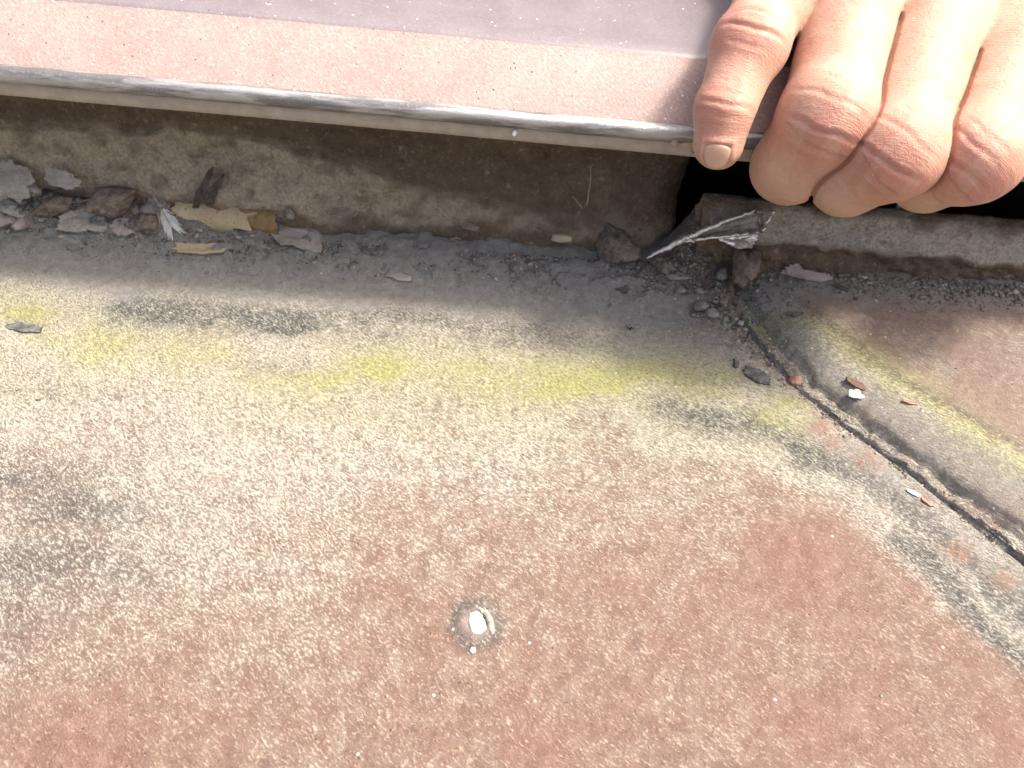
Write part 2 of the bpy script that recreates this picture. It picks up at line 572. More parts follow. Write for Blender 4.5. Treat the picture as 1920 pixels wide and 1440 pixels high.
# ------------------------------------------------------------------ main roof sheet
def masks_main(x, y):
    n1 = fbm(x / 9, y / 9, octv=4, seed=31)
    n2 = fbm(x / 22, y / 22, octv=4, seed=41)
    n3 = fbm(x / 3.2, y / 3.2, octv=3, seed=51)
    wob = 3.2 * n1 + 1.2 * n3
    ctrl = [(0, 690, .85), (400, 720, 1.0), (800, 660, .85), (1050, 640, .8), (300, 850, .82), (700, 850, .75), (1000, 790, .8), (1300, 810, .6),
            (200, 1200, .5), (600, 1080, .62), (500, 1400, .28), (900, 1000, .55), (1200, 930, .55), (1500, 1050, .25), (1700, 1180, .30), (1300, 1300, .28),
            (1500, 1400, .22), (1850, 1330, .3), (1650, 1030, .26), (1000, 1330, .22), (80, 980, .6), (300, 980, .7), (1900, 1250, .25), (600, 620, .8), (700, 1150, .42),
            (860, 1230, .3), (250, 640, .95), (1400, 900, .5), (150, 1400, .25), (1100, 1150, .38), (1500, 820, .5), (1600, 950, .42)]
    cream = shepard(x, y, [(*at_z(a, b)[:2], v) for a, b, v in ctrl]) + .10 + .12 * n1 + .10 * n2
    d = poly_dist(x, y + wob, gp([(-260, 560), (0, 585), (110, 625), (300, 655), (600, 690), (850, 700), (1100, 712), (1260, 700), (1400, 735), (1500, 775)]))
    algae = np.exp(-(d / 7.5) ** 2) * np.clip(.55 + 1.1 * n2 + .5 * n1, .08, 1)
    for a, b, s, k in ((1200, 700, 11, .95), (880, 700, 8, .8), (50, 590, 7, .95), (1000, 740, 7, .6), (400, 660, 6, .55), (1480, 760, 5, .9), (1440, 790, 5, .8)):
        p = at_z(a, b)
        algae = np.maximum(algae, k * np.exp(-(((x - p[0]) / s) ** 2 + ((y - p[1] + .6 * wob) / (s * .55)) ** 2)))
    algae = np.maximum(algae, .42 * np.exp(-((y - 103) / 11) ** 2) * np.clip(.55 + n2, 0, 1))
    # dark algae band beside the lap
    d = poly_dist(x + .6 * wob, y + .5 * wob, gp([(1240, 770), (1400, 800), (1500, 840), (1610, 880), (1700, 950), (1800, 1040), (1900, 1120), (2300, 1450)]))
    cream = cream + .55 * np.exp(-((d - 4) / 5.5) ** 2) * sstep(118, 105, y)
    soot = 1.0 * np.exp(-(d / 4.2) ** 2) * np.clip(.95 + .6 * n1, .3, 1)
    d = poly_dist(x + .6 * wob, y + .5 * wob, gp([(1700, 1010), (1770, 1080), (1850, 1170), (1930, 1240), (2200, 1500)]))
    soot = np.maximum(soot, .95 * np.exp(-(d / 2.6) ** 2))
    for a, b, sx, sy, k in ((140, 955, 13, 4.5, .85), (-40, 900, 16, 4, .8), (60, 1060, 16, 6, .7), (240, 1060, 5, 3, .5), (-60, 1150, 14, 9, .5),
                            (1290, 790, 7, 3, .5), (330, 585, 14, 3.0, .95), (520, 605, 16, 2.6, .95), (760, 600, 14, 2.6, .75), (950, 625, 9, 2.4, .6), (120, 730, 12, 2, .35), (40, 615, 3.4, 1.4, .9), (500, 690, 9, 2, .35)):
        p = at_z(a, b)
        soot = np.maximum(soot, k * np.exp(-(((x - p[0] + wob) / sx) ** 2 + ((y - p[1] + .7 * wob) / sy) ** 2)))
    d = poly_dist(x, y + .6 * wob, gp([(250, 570), (480, 600), (760, 610), (1000, 632)]))
    soot = np.maximum(soot, 1.35 * np.exp(-(d / 4.8) ** 2) * np.clip(.75 + 1.1 * n1 + .5 * n3, .1, 1.2) * sstep(22, -12, x + 2 * wob))
    cream = cream + .6 * np.exp(-((d - 7) / 3.0) ** 2)
    cream = cream + .65 * np.exp(-((y - 114 - wob) / 6) ** 2)
    p = at_z(895, 1170)
    rr = np.hypot(x - p[0] + .8 * n3, (y - p[1] + .8 * n3))
    soot = np.maximum(soot, .8 * np.exp(-((rr - 3.3) / 1.1) ** 2))
    dust = sstep(120, 128, y + 1.2 * wob)
    dust = np.maximum(dust, .0)
    v = x - seam_x(y)
    dust = np.maximum(dust, .9 * sstep(-4.5, -.5, v + .5 * wob))
    dust = np.maximum(dust, .45 * sstep(-13, -5, v + wob) * np.clip(.8 + n1, 0, 1))
    dust = np.maximum(dust, .85 * np.exp(-((rr) / 2.4) ** 2))
    p = at_z(1250, 640)
    dust = np.maximum(dust, .75 * np.exp(-(((x - p[0]) / 15) ** 2 + ((y - p[1] + wob) / 6.5) ** 2)))  # grey patch where the hand's shadow falls, painted in with the dust
    rust = np.zeros_like(x)
    for a, b, s in ((1535, 800, 2.6), (1560, 830, 1.8), (1625, 865, 2.4), (1800, 1035, 2.2), (1730, 935, 1.2), (1880, 1090, 2)):
        p = at_z(a, b)
        rust = np.maximum(rust, np.exp(-(((x - p[0]) / s) ** 2 + ((y - p[1]) / s) ** 2)))
    return dict(cream=cream, algae=np.clip(algae, 0, 1), soot=np.clip(soot, 0, 1), dust=np.clip(dust, 0, 1), rust=rust)


def build_main():
    xs = axis(-125, 92, .34, -2500, 2600)
    ys = axis(28, 147, .34, -2500, 160)
    X, Yy = np.meshgrid(xs, ys, indexing='ij')
    Z = h_main(X, Yy)
    Z += .20 * fbm(X / 2.2, Yy / 2.2, octv=3, seed=61) * (1 + 1.5 * sstep(128, 140, Yy))
    # shallow peeling scales in the dusty band
    sc = fbm(X / 5.5, Yy / 2.6, octv=3, seed=66)
    Z += .8 * sstep(.08, .11, sc) * sstep(129, 135, Yy)
    # blister crater round the nail
    p = at_z(895, 1170)
    r = np.hypot(X - p[0], Yy - p[1])
    Z += .55 * np.exp(-((r - 2.3) / 1.0) ** 2) - .5 * np.exp(-(r / 1.3) ** 2)
    # a band of rougher, crumbly edge along the lap
    v = X - seam_x(Yy)
    Z += .5 * np.exp(-((v + 2.5) / 2) ** 2) * fbm(X / 1.6, Yy / 1.6, octv=3, seed=68)
    # drop away below the overlapping sheet
    Z -= 2.5 * sstep(.4, 3, v)
    md = sum(np.exp(-(((X - a) / sx) ** 2 + ((Yy - b) / sy) ** 2)) for a, b, sx, sy, hh in MOUNDS)
    at = masks_main(X, Yy)
    at['dust'] = np.clip(at['dust'] - .9 * np.clip(md, 0, 1), 0, 1)
    at['soot'] = np.maximum(at['soot'], .6 * np.clip(md, 0, 1))
    at['cream'] = at['cream'] * (1 - .5 * np.clip(md, 0, 1))
    o = mesh_obj('roof', np.stack([X, Yy, Z], -1).reshape(-1, 3), grid_faces(*X.shape), M['roof'], attrs=at)
    tag(o, 'weathered red-brown roof sheet with pale lichen, yellow algae and grey dust along the wall', kind='structure')


build_main()


# ------------------------------------------------------------------ lapped right-hand sheet
def build_right():
    vv = np.concatenate([np.array([.9, .6, .3, .1, 0, .02, .1, .2, .3, .5]), np.arange(.7, 80, .36), 80 + np.cumsum(.4 * 1.16 ** np.arange(48))])
    ys = axis(38, 147, .36, -1500, 160)
    V, Yy = np.meshgrid(vv, ys, indexing='ij')
    k = np.arange(len(vv))[:, None] * np.ones_like(Yy)
    jag = .9 * fbm(Yy / 4.2, Yy * 0 + 3.3, octv=4, seed=71) + .5 * fbm(Yy / 1.1, Yy * 0 + 8.1, octv=3, seed=73)
    X = seam_x(Yy) + V + jag * np.exp(-V / 5)
    Z = h_right(V, X, Yy)
    # rough lime-mortar bead under the rounded shoulder
    rough = np.exp(-((V - 1.6) / 1.7) ** 2)
    Z += rough * (1.0 * fbm(X / 1.8, Yy / 1.8, octv=4, seed=75) + .3)
    Z -= .7 * np.exp(-((V - 3.5 - .6 * jag) / .35) ** 2) * np.clip(.6 + .8 * fbm(Yy / 6, Yy * 0, octv=2, seed=77), 0, 1)
    Z += .12 * fbm(X / 2, Yy / 2, octv=3, seed=79)
    # front face down to the main sheet
    drop = [-3.0, -2.6, -1.9, -1.2, -.7, .15, .5, .8, 1.0]
    for i, d in enumerate(drop):
        f = (d + 3) / 4.2
        Z[i] = -2.2 + f * (Z[10] + 2.2) + .25 * fbm(Yy[i] / 1.3, Yy[i] * 0 + i, octv=2, seed=80)
    n1 = fbm(X / 8, Yy / 8, octv=4, seed=81)
    n2 = fbm(X / 20, Yy / 20, octv=3, seed=83)
    wob = 2.2 * n1
    al_line = [tuple(at_z(a, b, 7)[:2]) for a, b in ((1440, 575), (1540, 610), (1640, 665), (1750, 740), (1860, 830), (1960, 910), (2300, 1150))]
    d = poly_dist(X + wob * .6, Yy + wob * .6, al_line)
    algae = np.clip(.8 * np.exp(-(d / 5.0) ** 2) * np.clip(.75 + .6 * n1, .3, 1), 0, 1)
    algae = np.maximum(algae, .25 * np.exp(-(d / 7) ** 2))
    side = V - np.interp(-Yy, [-146, -138, -125, -110, -95, -80, -60, 200], [1, 4, 8, 11, 14, 17, 20, 30])  # + to the right of the algae
    dust = .95 * sstep(125, 132, Yy + wob)
    dust = np.maximum(dust, .75 * sstep(1.5, -6, side + wob))
    dust = np.maximum(dust, .30 * sstep(3, 8, side))
    soot = .45 * np.exp(-((side + 5.5 + wob) / 4.0) ** 2) * sstep(2, 5, V)
    soot = np.maximum(soot, .55 * np.exp(-((side - 4.5 + wob) / 1.6) ** 2))
    cream = .50 + .45 * np.exp(-((side + 1) / 4.5) ** 2) + .22 * n1 + .1 * n2
    cream = np.where(side > 5, cream - .05, cream)
    crumb = np.clip(rough * 1.2, 0, 1)
    rust = np.zeros_like(X)
    p = at_z(1700, 755, 7)
    # the crumbly bead is grey-brown dirt
    dust = dust * (1 - .85 * crumb)
    cream = cream + .25 * crumb
    soot = np.maximum(soot * (1 - crumb), .6 * crumb * np.clip(.5 + 1.5 * fbm(X / 1.5, Yy / 1.5, octv=3, seed=85), 0, 1))
    o = mesh_obj('roof', np.stack([X, Yy, Z], -1).reshape(-1, 3), grid_faces(*X.shape, flip=False), M['roof'],
                 attrs=dict(cream=cream, algae=algae, soot=soot, dust=np.clip(dust, 0, 1), rust=rust))
    tag(o, 'raised lapped roof sheet on the right with rounded edge and algae stripe', kind='structure')


build_right()

# ------------------------------------------------------------------ rendered wall under the flashing
wall_root = tag(empty('wall', (-30, 146, 0)), 'stained rough rendered wall below the lifted metal flashing', 'wall')
WALL_END = 35.0


def wall_y(x, z):
    y = 151.0 - 5.0 * sstep(27, 4, z) - .8 * sstep(4, -2, z)
    y = y - 1.8 * fbm(x / 16, z / 9, octv=3, seed=101) - 1.1 * fbm(x / 4, z / 3.2, octv=5, seed=103, gain=.6)
    # the lime coat stands a little proud with a broken upper edge
    e = np.interp(x, [-115, -77, -50, -33, 2, 20], [21, 22.5, 21, 17.5, 11.5, 10.5]) + 2.2 * fbm(x / 12, x * 0, octv=4, seed=105)
    y = y - .8 * sstep(-.4, .4, e - z)
    return y, e


def build_wall():
    xs = np.concatenate([axis(-130, WALL_END - 1.2, .4, -900, WALL_END - 1.4)])
    xs = xs[xs <= WALL_END - 1.0]
    zs = np.arange(-3, 47.5, .4)
    # the run along the face, then round the broken end and back into the cavity
    nb = 26
    run_x = np.concatenate([xs, WALL_END - 1.0 * np.cos(np.linspace(0, math.pi / 2, 5))[0:] * 1.0, np.full(nb, WALL_END)])
    back = np.concatenate([np.zeros(len(xs)), np.linspace(0, 1.0, 5), np.linspace(2, 34, nb)])
    X, Zz = np.meshgrid(run_x, zs, indexing='ij')
    B = np.repeat(back[:, None], len(zs), 1)
    yw, e = wall_y(X, Zz)
    yw = yw + 5.0 * sstep(WALL_END - 10, WALL_END + 2, X) ** 1.6
    endw = 1.6 * fbm(Zz / 7, B / 7, octv=4, seed=107) - 1.6 * sstep(20, 6, Zz)
    Xo = X + endw * sstep(WALL_END - 8, WALL_END, X)
    Yo = yw + B
    n1 = fbm(X / 9, Zz / 5, octv=6, seed=109, gain=.62)
    n4 = fbm(X / 4, Zz / 3, octv=5, seed=110, gain=.6)
    lb = np.interp(X, [-115, -80, -40, 2], [9.5, 10, 7, 6.5])
    lime = sstep(-1.2, 1.0, e - Zz + 2.5 * n1) * sstep(-1.5, 2.0, Zz - lb + 4 * n1) * np.clip(1.05 - .006 * (X + 60), .4, 1)
    lime = lime * np.clip(1.0 - .7 * sstep(-.1, .5, n4), .35, 1)
    lime = np.maximum(lime, .45 * sstep(.18, .4, fbm(X / 9, Zz / 6, octv=4, seed=111)) * sstep(-20, 20, X))
    dirt = np.maximum(sstep(8.5, 3.0, Zz + 4 * n1), .85 * sstep(-.8, 2.5, Zz - e + 2.5 * n1))
    dirt = np.maximum(dirt, .35 * sstep(-30, 30, X) * (1 - .8 * lime))
    dark = .4 * sstep(.5, 8, B) + .25 * sstep(WALL_END - 7, WALL_END, X + 3 * n1)  # shade painted on where the wall turns back into the cavity
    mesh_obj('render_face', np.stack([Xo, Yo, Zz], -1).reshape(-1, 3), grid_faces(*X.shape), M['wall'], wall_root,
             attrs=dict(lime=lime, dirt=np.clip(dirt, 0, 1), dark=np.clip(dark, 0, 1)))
    # cavity lining: back and floor, running on to the right
    v, f = [], []

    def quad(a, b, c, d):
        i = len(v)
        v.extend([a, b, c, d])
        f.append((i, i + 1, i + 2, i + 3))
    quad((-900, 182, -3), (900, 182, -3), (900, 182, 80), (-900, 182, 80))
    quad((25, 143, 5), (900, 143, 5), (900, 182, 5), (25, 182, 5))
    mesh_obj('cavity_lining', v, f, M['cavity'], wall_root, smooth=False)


build_wall()


# ------------------------------------------------------------------ broken upstand on the right
def build_upstand():
    prof = [(133.5, -1), (135.5, 4.0), (137.0, 5.8), (138.2, 7.4), (139.0, 9.5), (139.6, 12.0), (140.2, 15.5), (140.6, 18.0), (141.1, 19.8), (141.9, 21.2), (143.0, 22.1), (144.2, 21.9), (144.6, 18), (144.8, 10), (145, 2)]
    pr = np.array(prof)
    t = np.concatenate([[0], np.cumsum(np.hypot(*np.diff(pr, axis=0).T))])
    tt = np.arange(0, t[-1], .38)
    py, pz = np.interp(tt, t, pr[:, 0]), np.interp(tt, t, pr[:, 1])
    xs = axis(36.5, 130, .4, 36.4, 900)
    xs = xs[xs >= 36.4]
    nx = len(xs)
    X, T = np.meshgrid(xs, tt, indexing='ij')
    Yo = np.repeat(py[None], nx, 0).copy()
    Z = np.repeat(pz[None], nx, 0).copy()
    face = sstep(0, 3, T) * sstep(t[-1], t[-1] - 6, T)
    low = sstep(15, 11, Z) * (Yo < 142)
    Yo -= face * (1.3 * fbm(X / 12, T / 9, octv=3, seed=121) + .9 * fbm(X / 3.6, T / 3, octv=5, seed=123, gain=.6))
    Yo += (Z < 10) * (Yo < 142) * (141.5 - Yo) * np.exp(-np.maximum(X - 37, 0) / 5)
    Yo -= low * 1.5 * fbm(X / 2.2, T / 1.9, octv=4, seed=125)
    Z += low * .8 * fbm(X / 2.2, T / 1.9, octv=4, seed=126)
    edge = 13.2 + 1.9 * fbm(X / 7, X * 0, octv=4, seed=127)
    Yo -= .7 * sstep(-.25, .25, Z - edge) * (Yo < 142.5)
    Z += .45 * fbm(X / 5, X * 0 + 1, octv=4, seed=129) * sstep(18, 21, Z) - .02 * (X - 36)
    # ragged slanting left end
    X2 = X + np.exp(-(X - 36.4) / 6) * (.10 * (Z - 10) * -1 + 2.8 * fbm(T / 3, T * 0, octv=4, seed=131) + 1.2)
    n1 = fbm(X / 9, T / 6, octv=4, seed=133)
    lime = np.clip(1.15 + .5 * n1, 0, 1) * sstep(-.3, .6, Z - edge) * sstep(22, 18, Z + 3 * n1)
    lime = np.maximum(lime, .8 * np.exp(-((Z - edge - .3) / .35) ** 2))
    dirt = np.clip(np.maximum(sstep(14, 11.5, Z + 2 * n1) * .8, .7 * sstep(18.0, 21.5, Z + 4 * n1)), 0, 1)
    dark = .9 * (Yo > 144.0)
    v = np.stack([X2, Yo, Z], -1).reshape(-1, 3)
    f = grid_faces(*X.shape)
    nt = len(tt)
    cap = [list(range(nt))]
    root = tag(empty('wall_upstand', (70, 140, 6)), 'low broken cement upstand with ragged end in front of the dark gap', 'upstand')
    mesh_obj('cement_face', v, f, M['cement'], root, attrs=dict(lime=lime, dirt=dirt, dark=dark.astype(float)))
    e = v[:nt]
    mesh_obj('broken_end', np.concatenate([e + [.15, 0, 0], [[38.6, 141.5, 5]]]), [(i + 1, i, nt) for i in range(nt - 1)], M['wall'], root, attrs=dict(lime=np.full(nt + 1, .5), dirt=np.full(nt + 1, .5), dark=np.zeros(nt + 1)))


build_upstand()

# ------------------------------------------------------------------ metal flashing
fl = tag(empty('metal_flashing', (-20, 131, 41)), 'dusty pink metal flashing with rolled drip edge held by the hand', 'flashing')


def build_flashing():
    xs = axis(-130, 130, 1.0, -900, 900)
    E, FO = np.array([130.0, 42.0]), np.array([139.2, 51.6])

    def strip(name, prof, mat, seed, rag=0.0, amp=.18):
        p = np.array(prof)
        X, K = np.meshgrid(xs, np.arange(len(p)), indexing='ij')
        dz = -.016 * (X + 33) * np.exp(-(np.maximum(np.abs(X) - 130, 0) / 300) ** 2)
        dz = np.where(X > 60, -.016 * 93 + .010 * (X - 60), dz)
        w = amp * fbm(X / 45, X * 0 + 2, octv=3, seed=141)
        Yo = p[K, 0] + w
        Z = p[K, 1] + dz + .5 * w
        if rag:
            Z -= (K == 0) * rag * fbm(X / 6, X * 0, octv=3, seed=seed)
        return mesh_obj(name, np.stack([X, Yo, Z], -1).reshape(-1, 3), grid_faces(*X.shape), mat, fl)
    # angles measured in the y-z plane; the face leans back at about 46 degrees
    def arc(cy, cz, r, a0, a1, n=9):
        return [(cy - r * math.cos(a), cz + r * math.sin(a)) for a in np.linspace(math.radians(a0), math.radians(a1), n)]
    bead = arc(131.1, 41.2, 1.6, -68, 100, 22)
    lip = [(132.6, 37.2), (131.5, 36.9), (131.2, 37.0), (131.0, 38.0), (130.9, 39.2), (131.0, 39.78)]
    strip('drip_lip', lip, M['lip'], 145)
    strip('rolled_bead', bead, M['bead'], 146)
    b = (bead[-1][0] - .1, bead[-1][1] - .35)
    face = [(b[0], b[1])] + [(b[0] + (FO[0] - b[0]) * k, b[1] + (FO[1] - b[1]) * k + .25 * math.sin(math.pi * k)) for k in (.12, .25, .4, .55, .7, .85, .95)] + [(FO[0] - .1, FO[1] - .05)]
    strip('drip_face', face, M['face'], 147)
    top = [(FO[0] - .1, FO[1] - .05), (FO[0] + .25, FO[1] + .22), (FO[0] + .7, FO[1] + .42)]
    top += [(FO[0] + d, FO[1] + .42 + math.tan(math.radians(7)) * (d - .7)) for d in (3, 8, 15, 25, 40, 70, 120, 200)]
    strip('cap_panel', top, M['top'], 148)
    # thin underside so that the sheet has thickness
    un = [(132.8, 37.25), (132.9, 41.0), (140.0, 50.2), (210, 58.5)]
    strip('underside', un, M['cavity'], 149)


build_flashing()


# ------------------------------------------------------------------ the hand: signed distances, one continuous surface
def seg(p, a, b, r0, r1):
    ab = b - a
    t = np.clip(((p - a) @ ab) / (ab @ ab), 0, 1)
    return np.sqrt((((p - a) - t[..., None] * ab) ** 2).sum(-1)) - (r0 + (r1 - r0) * t)


def smin(a, b, k):
    h = np.clip(.5 + .5 * (b - a) / k, 0, 1)
    return b + (a - b) * h - k * h * (1 - h)


def A(px, py, d):
    return at_depth(px, py, d)


FINGERS = dict(
    little=dict(j=[A(1560, -200, 141), A(1404, 88, 129.0), A(1358, 205, 128.5), A(1347, 270, 130.5)], r=[7.4, 5.9, 4.75, 4.2]),
    ring=dict(j=[A(1645, -150, 138), A(1550, 222, 127.5), A(1482, 310, 136.5), A(1478, 325, 152)], r=[8.5, 7.6, 6.6, 5.8]),
    middle=dict(j=[A(1800, -110, 136), A(1676, 284, 126.5), A(1590, 333, 134), A(1584, 338, 150)], r=[8.8, 7.7, 6.4, 5.8]),
    index=dict(j=[A(1960, -40, 134.5), A(1824, 294, 126.0), A(1738, 329, 133), A(1728, 332, 149)], r=[8.8, 7.3, 6.0, 5.6]),
)
WRIST = A(2100, -520, 170)
ELBOW = A(2600, -1250, 290)


def hand_sdf(p):
    fingers = []
    for k, fg in FINGERS.items():
        j, r = fg['j'], fg['r']
        d = seg(p, j[0], j[1], r[0], r[1])
        d = smin(d, seg(p, j[1], j[2], r[1] * 1.0, r[2]), 1.6)
        d = smin(d, seg(p, j[2], j[3], r[2], r[3]), 1.4)
        # knuckle swelling at the middle joint
        view = j[1] + np.array([0, -.45, .9]) * 1.0
        d = smin(d, np.sqrt(((p - view) ** 2).sum(-1)) - r[1] * .90, 3.0)
        fingers.append((k, d))
    # fingers stay apart: hard union with each other
    f = fingers[0][1]
    for k, d in fingers[1:]:
        f = smin(f, d, .9) if k == 'ring' else np.minimum(f, d)
    for (k0, d0), (k1, d1) in zip(fingers[1:-1], fingers[2:]):
        f = np.maximum(f, np.minimum(.28 - np.abs(d0 - d1) * .5, f + .55))
    palm = None
    for k, fg in FINGERS.items():
        m = fg['j'][0]
        w = WRIST + (m - WRIST) * np.array([.25, .25, .25])
        d = seg(p, m + np.array([0, 1.5, -1]), w, 10.0, 15.0)
        palm = d if palm is None else smin(palm, d, 6)
    palm = smin(palm, seg(p, FINGERS['little']['j'][0], FINGERS['index']['j'][0], 7.0, 8.0), 5)
    palm = smin(palm, seg(p, WRIST, ELBOW, 21, 33), 12)
    # webs between the finger roots
    for wa, wb in ((A(1500, -10, 136.5), A(1600, -150, 146)), (A(1664, 15, 134.5), A(1715, -120, 143)), (A(1812, 75, 133), A(1880, -70, 141))):
        palm = smin(palm, seg(p, wa, wb, 5.0, 8.5), 4)
    body = smin(f, palm, 5.0)
    # extended knuckle domes
    for k, fg in FINGERS.items():
        body = smin(body, np.sqrt(((p - fg['j'][0] - np.array([0, -1.5, 3.0])) ** 2).sum(-1)) - fg['r'][0] * .82, 4)
    # thumb, on the far side of the index finger, mostly out of frame
    t0, t1, t2 = WRIST + np.array([14, -12, -14]), FINGERS['index']['j'][0] + np.array([26, -8, -8]), FINGERS['index']['j'][1] + np.array([24, 4, 2])
    th = smin(seg(p, t0, t1, 13, 10.5), seg(p, t1, t2, 10.2, 8.0), 3)
    return smin(body, th, 4)


def surface_nets(xs, ys, zs, D):
    nx, ny, nz = D.shape
    inside = D < 0
    corner = np.zeros((nx - 1, ny - 1, nz - 1), dtype=np.int8)
    for a in (0, 1):
        for b in (0, 1):
            for c in (0, 1):
                corner += inside[a:nx - 1 + a, b:ny - 1 + b, c:nz - 1 + c]
    act = (corner > 0) & (corner < 8)
    idx = np.full(act.shape, -1, dtype=np.int64)
    ci = np.argwhere(act)
    idx[act] = np.arange(len(ci))
    acc = np.zeros((len(ci), 3))
    cnt = np.zeros(len(ci))
    ax = [xs, ys, zs]
    off = [(a, b, c) for a in (0, 1) for b in (0, 1) for c in (0, 1)]
    for o0 in off:
        for k in range(3):
            if o0[k] == 1:
                continue
            o1 = list(o0)
            o1[k] = 1
            i0 = ci + np.array(o0)
            i1 = ci + np.array(o1)
            d0 = D[i0[:, 0], i0[:, 1], i0[:, 2]]
            d1 = D[i1[:, 0], i1[:, 1], i1[:, 2]]
            m = (d0 < 0) != (d1 < 0)
            t = np.where(m, d0 / np.where(m, d0 - d1, 1), 0)
            p0 = np.stack([ax[q][i0[:, q]] for q in range(3)], 1)
            p1 = np.stack([ax[q][i1[:, q]] for q in range(3)], 1)
            acc += np.where(m[:, None], p0 + (p1 - p0) * t[:, None], 0)
            cnt += m
    V = acc / cnt[:, None]
    faces = []
    for k in range(3):
        u, w = [q for q in range(3) if q != k]
        sl0 = [slice(None)] * 3
        sl1 = [slice(None)] * 3
        sl0[k] = slice(0, -1)
        sl1[k] = slice(1, None)
        a, b = inside[tuple(sl0)], inside[tuple(sl1)]
        e = np.argwhere(a != b)
        lim = np.array(D.shape) - 1
        ok = (e[:, u] > 0) & (e[:, w] > 0) & (e[:, u] < lim[u]) & (e[:, w] < lim[w]) & (e[:, k] < lim[k])
        e = e[ok]
        fl_ = a[tuple(e.T)]
        q = []
        for du, dw in ((0, 0), (1, 0), (1, 1), (0, 1)):
            c = e.copy()
            c[:, u] -= du
            c[:, w] -= dw
            q.append(idx[c[:, 0], c[:, 1], c[:, 2]])
        q = np.stack(q, 1)
        flip = fl_ if k != 1 else ~fl_
        q[~flip] = q[~flip][:, ::-1]
        faces.append(q)
    fa = np.concatenate(faces)
    return V, fa[(fa >= 0).all(1)]


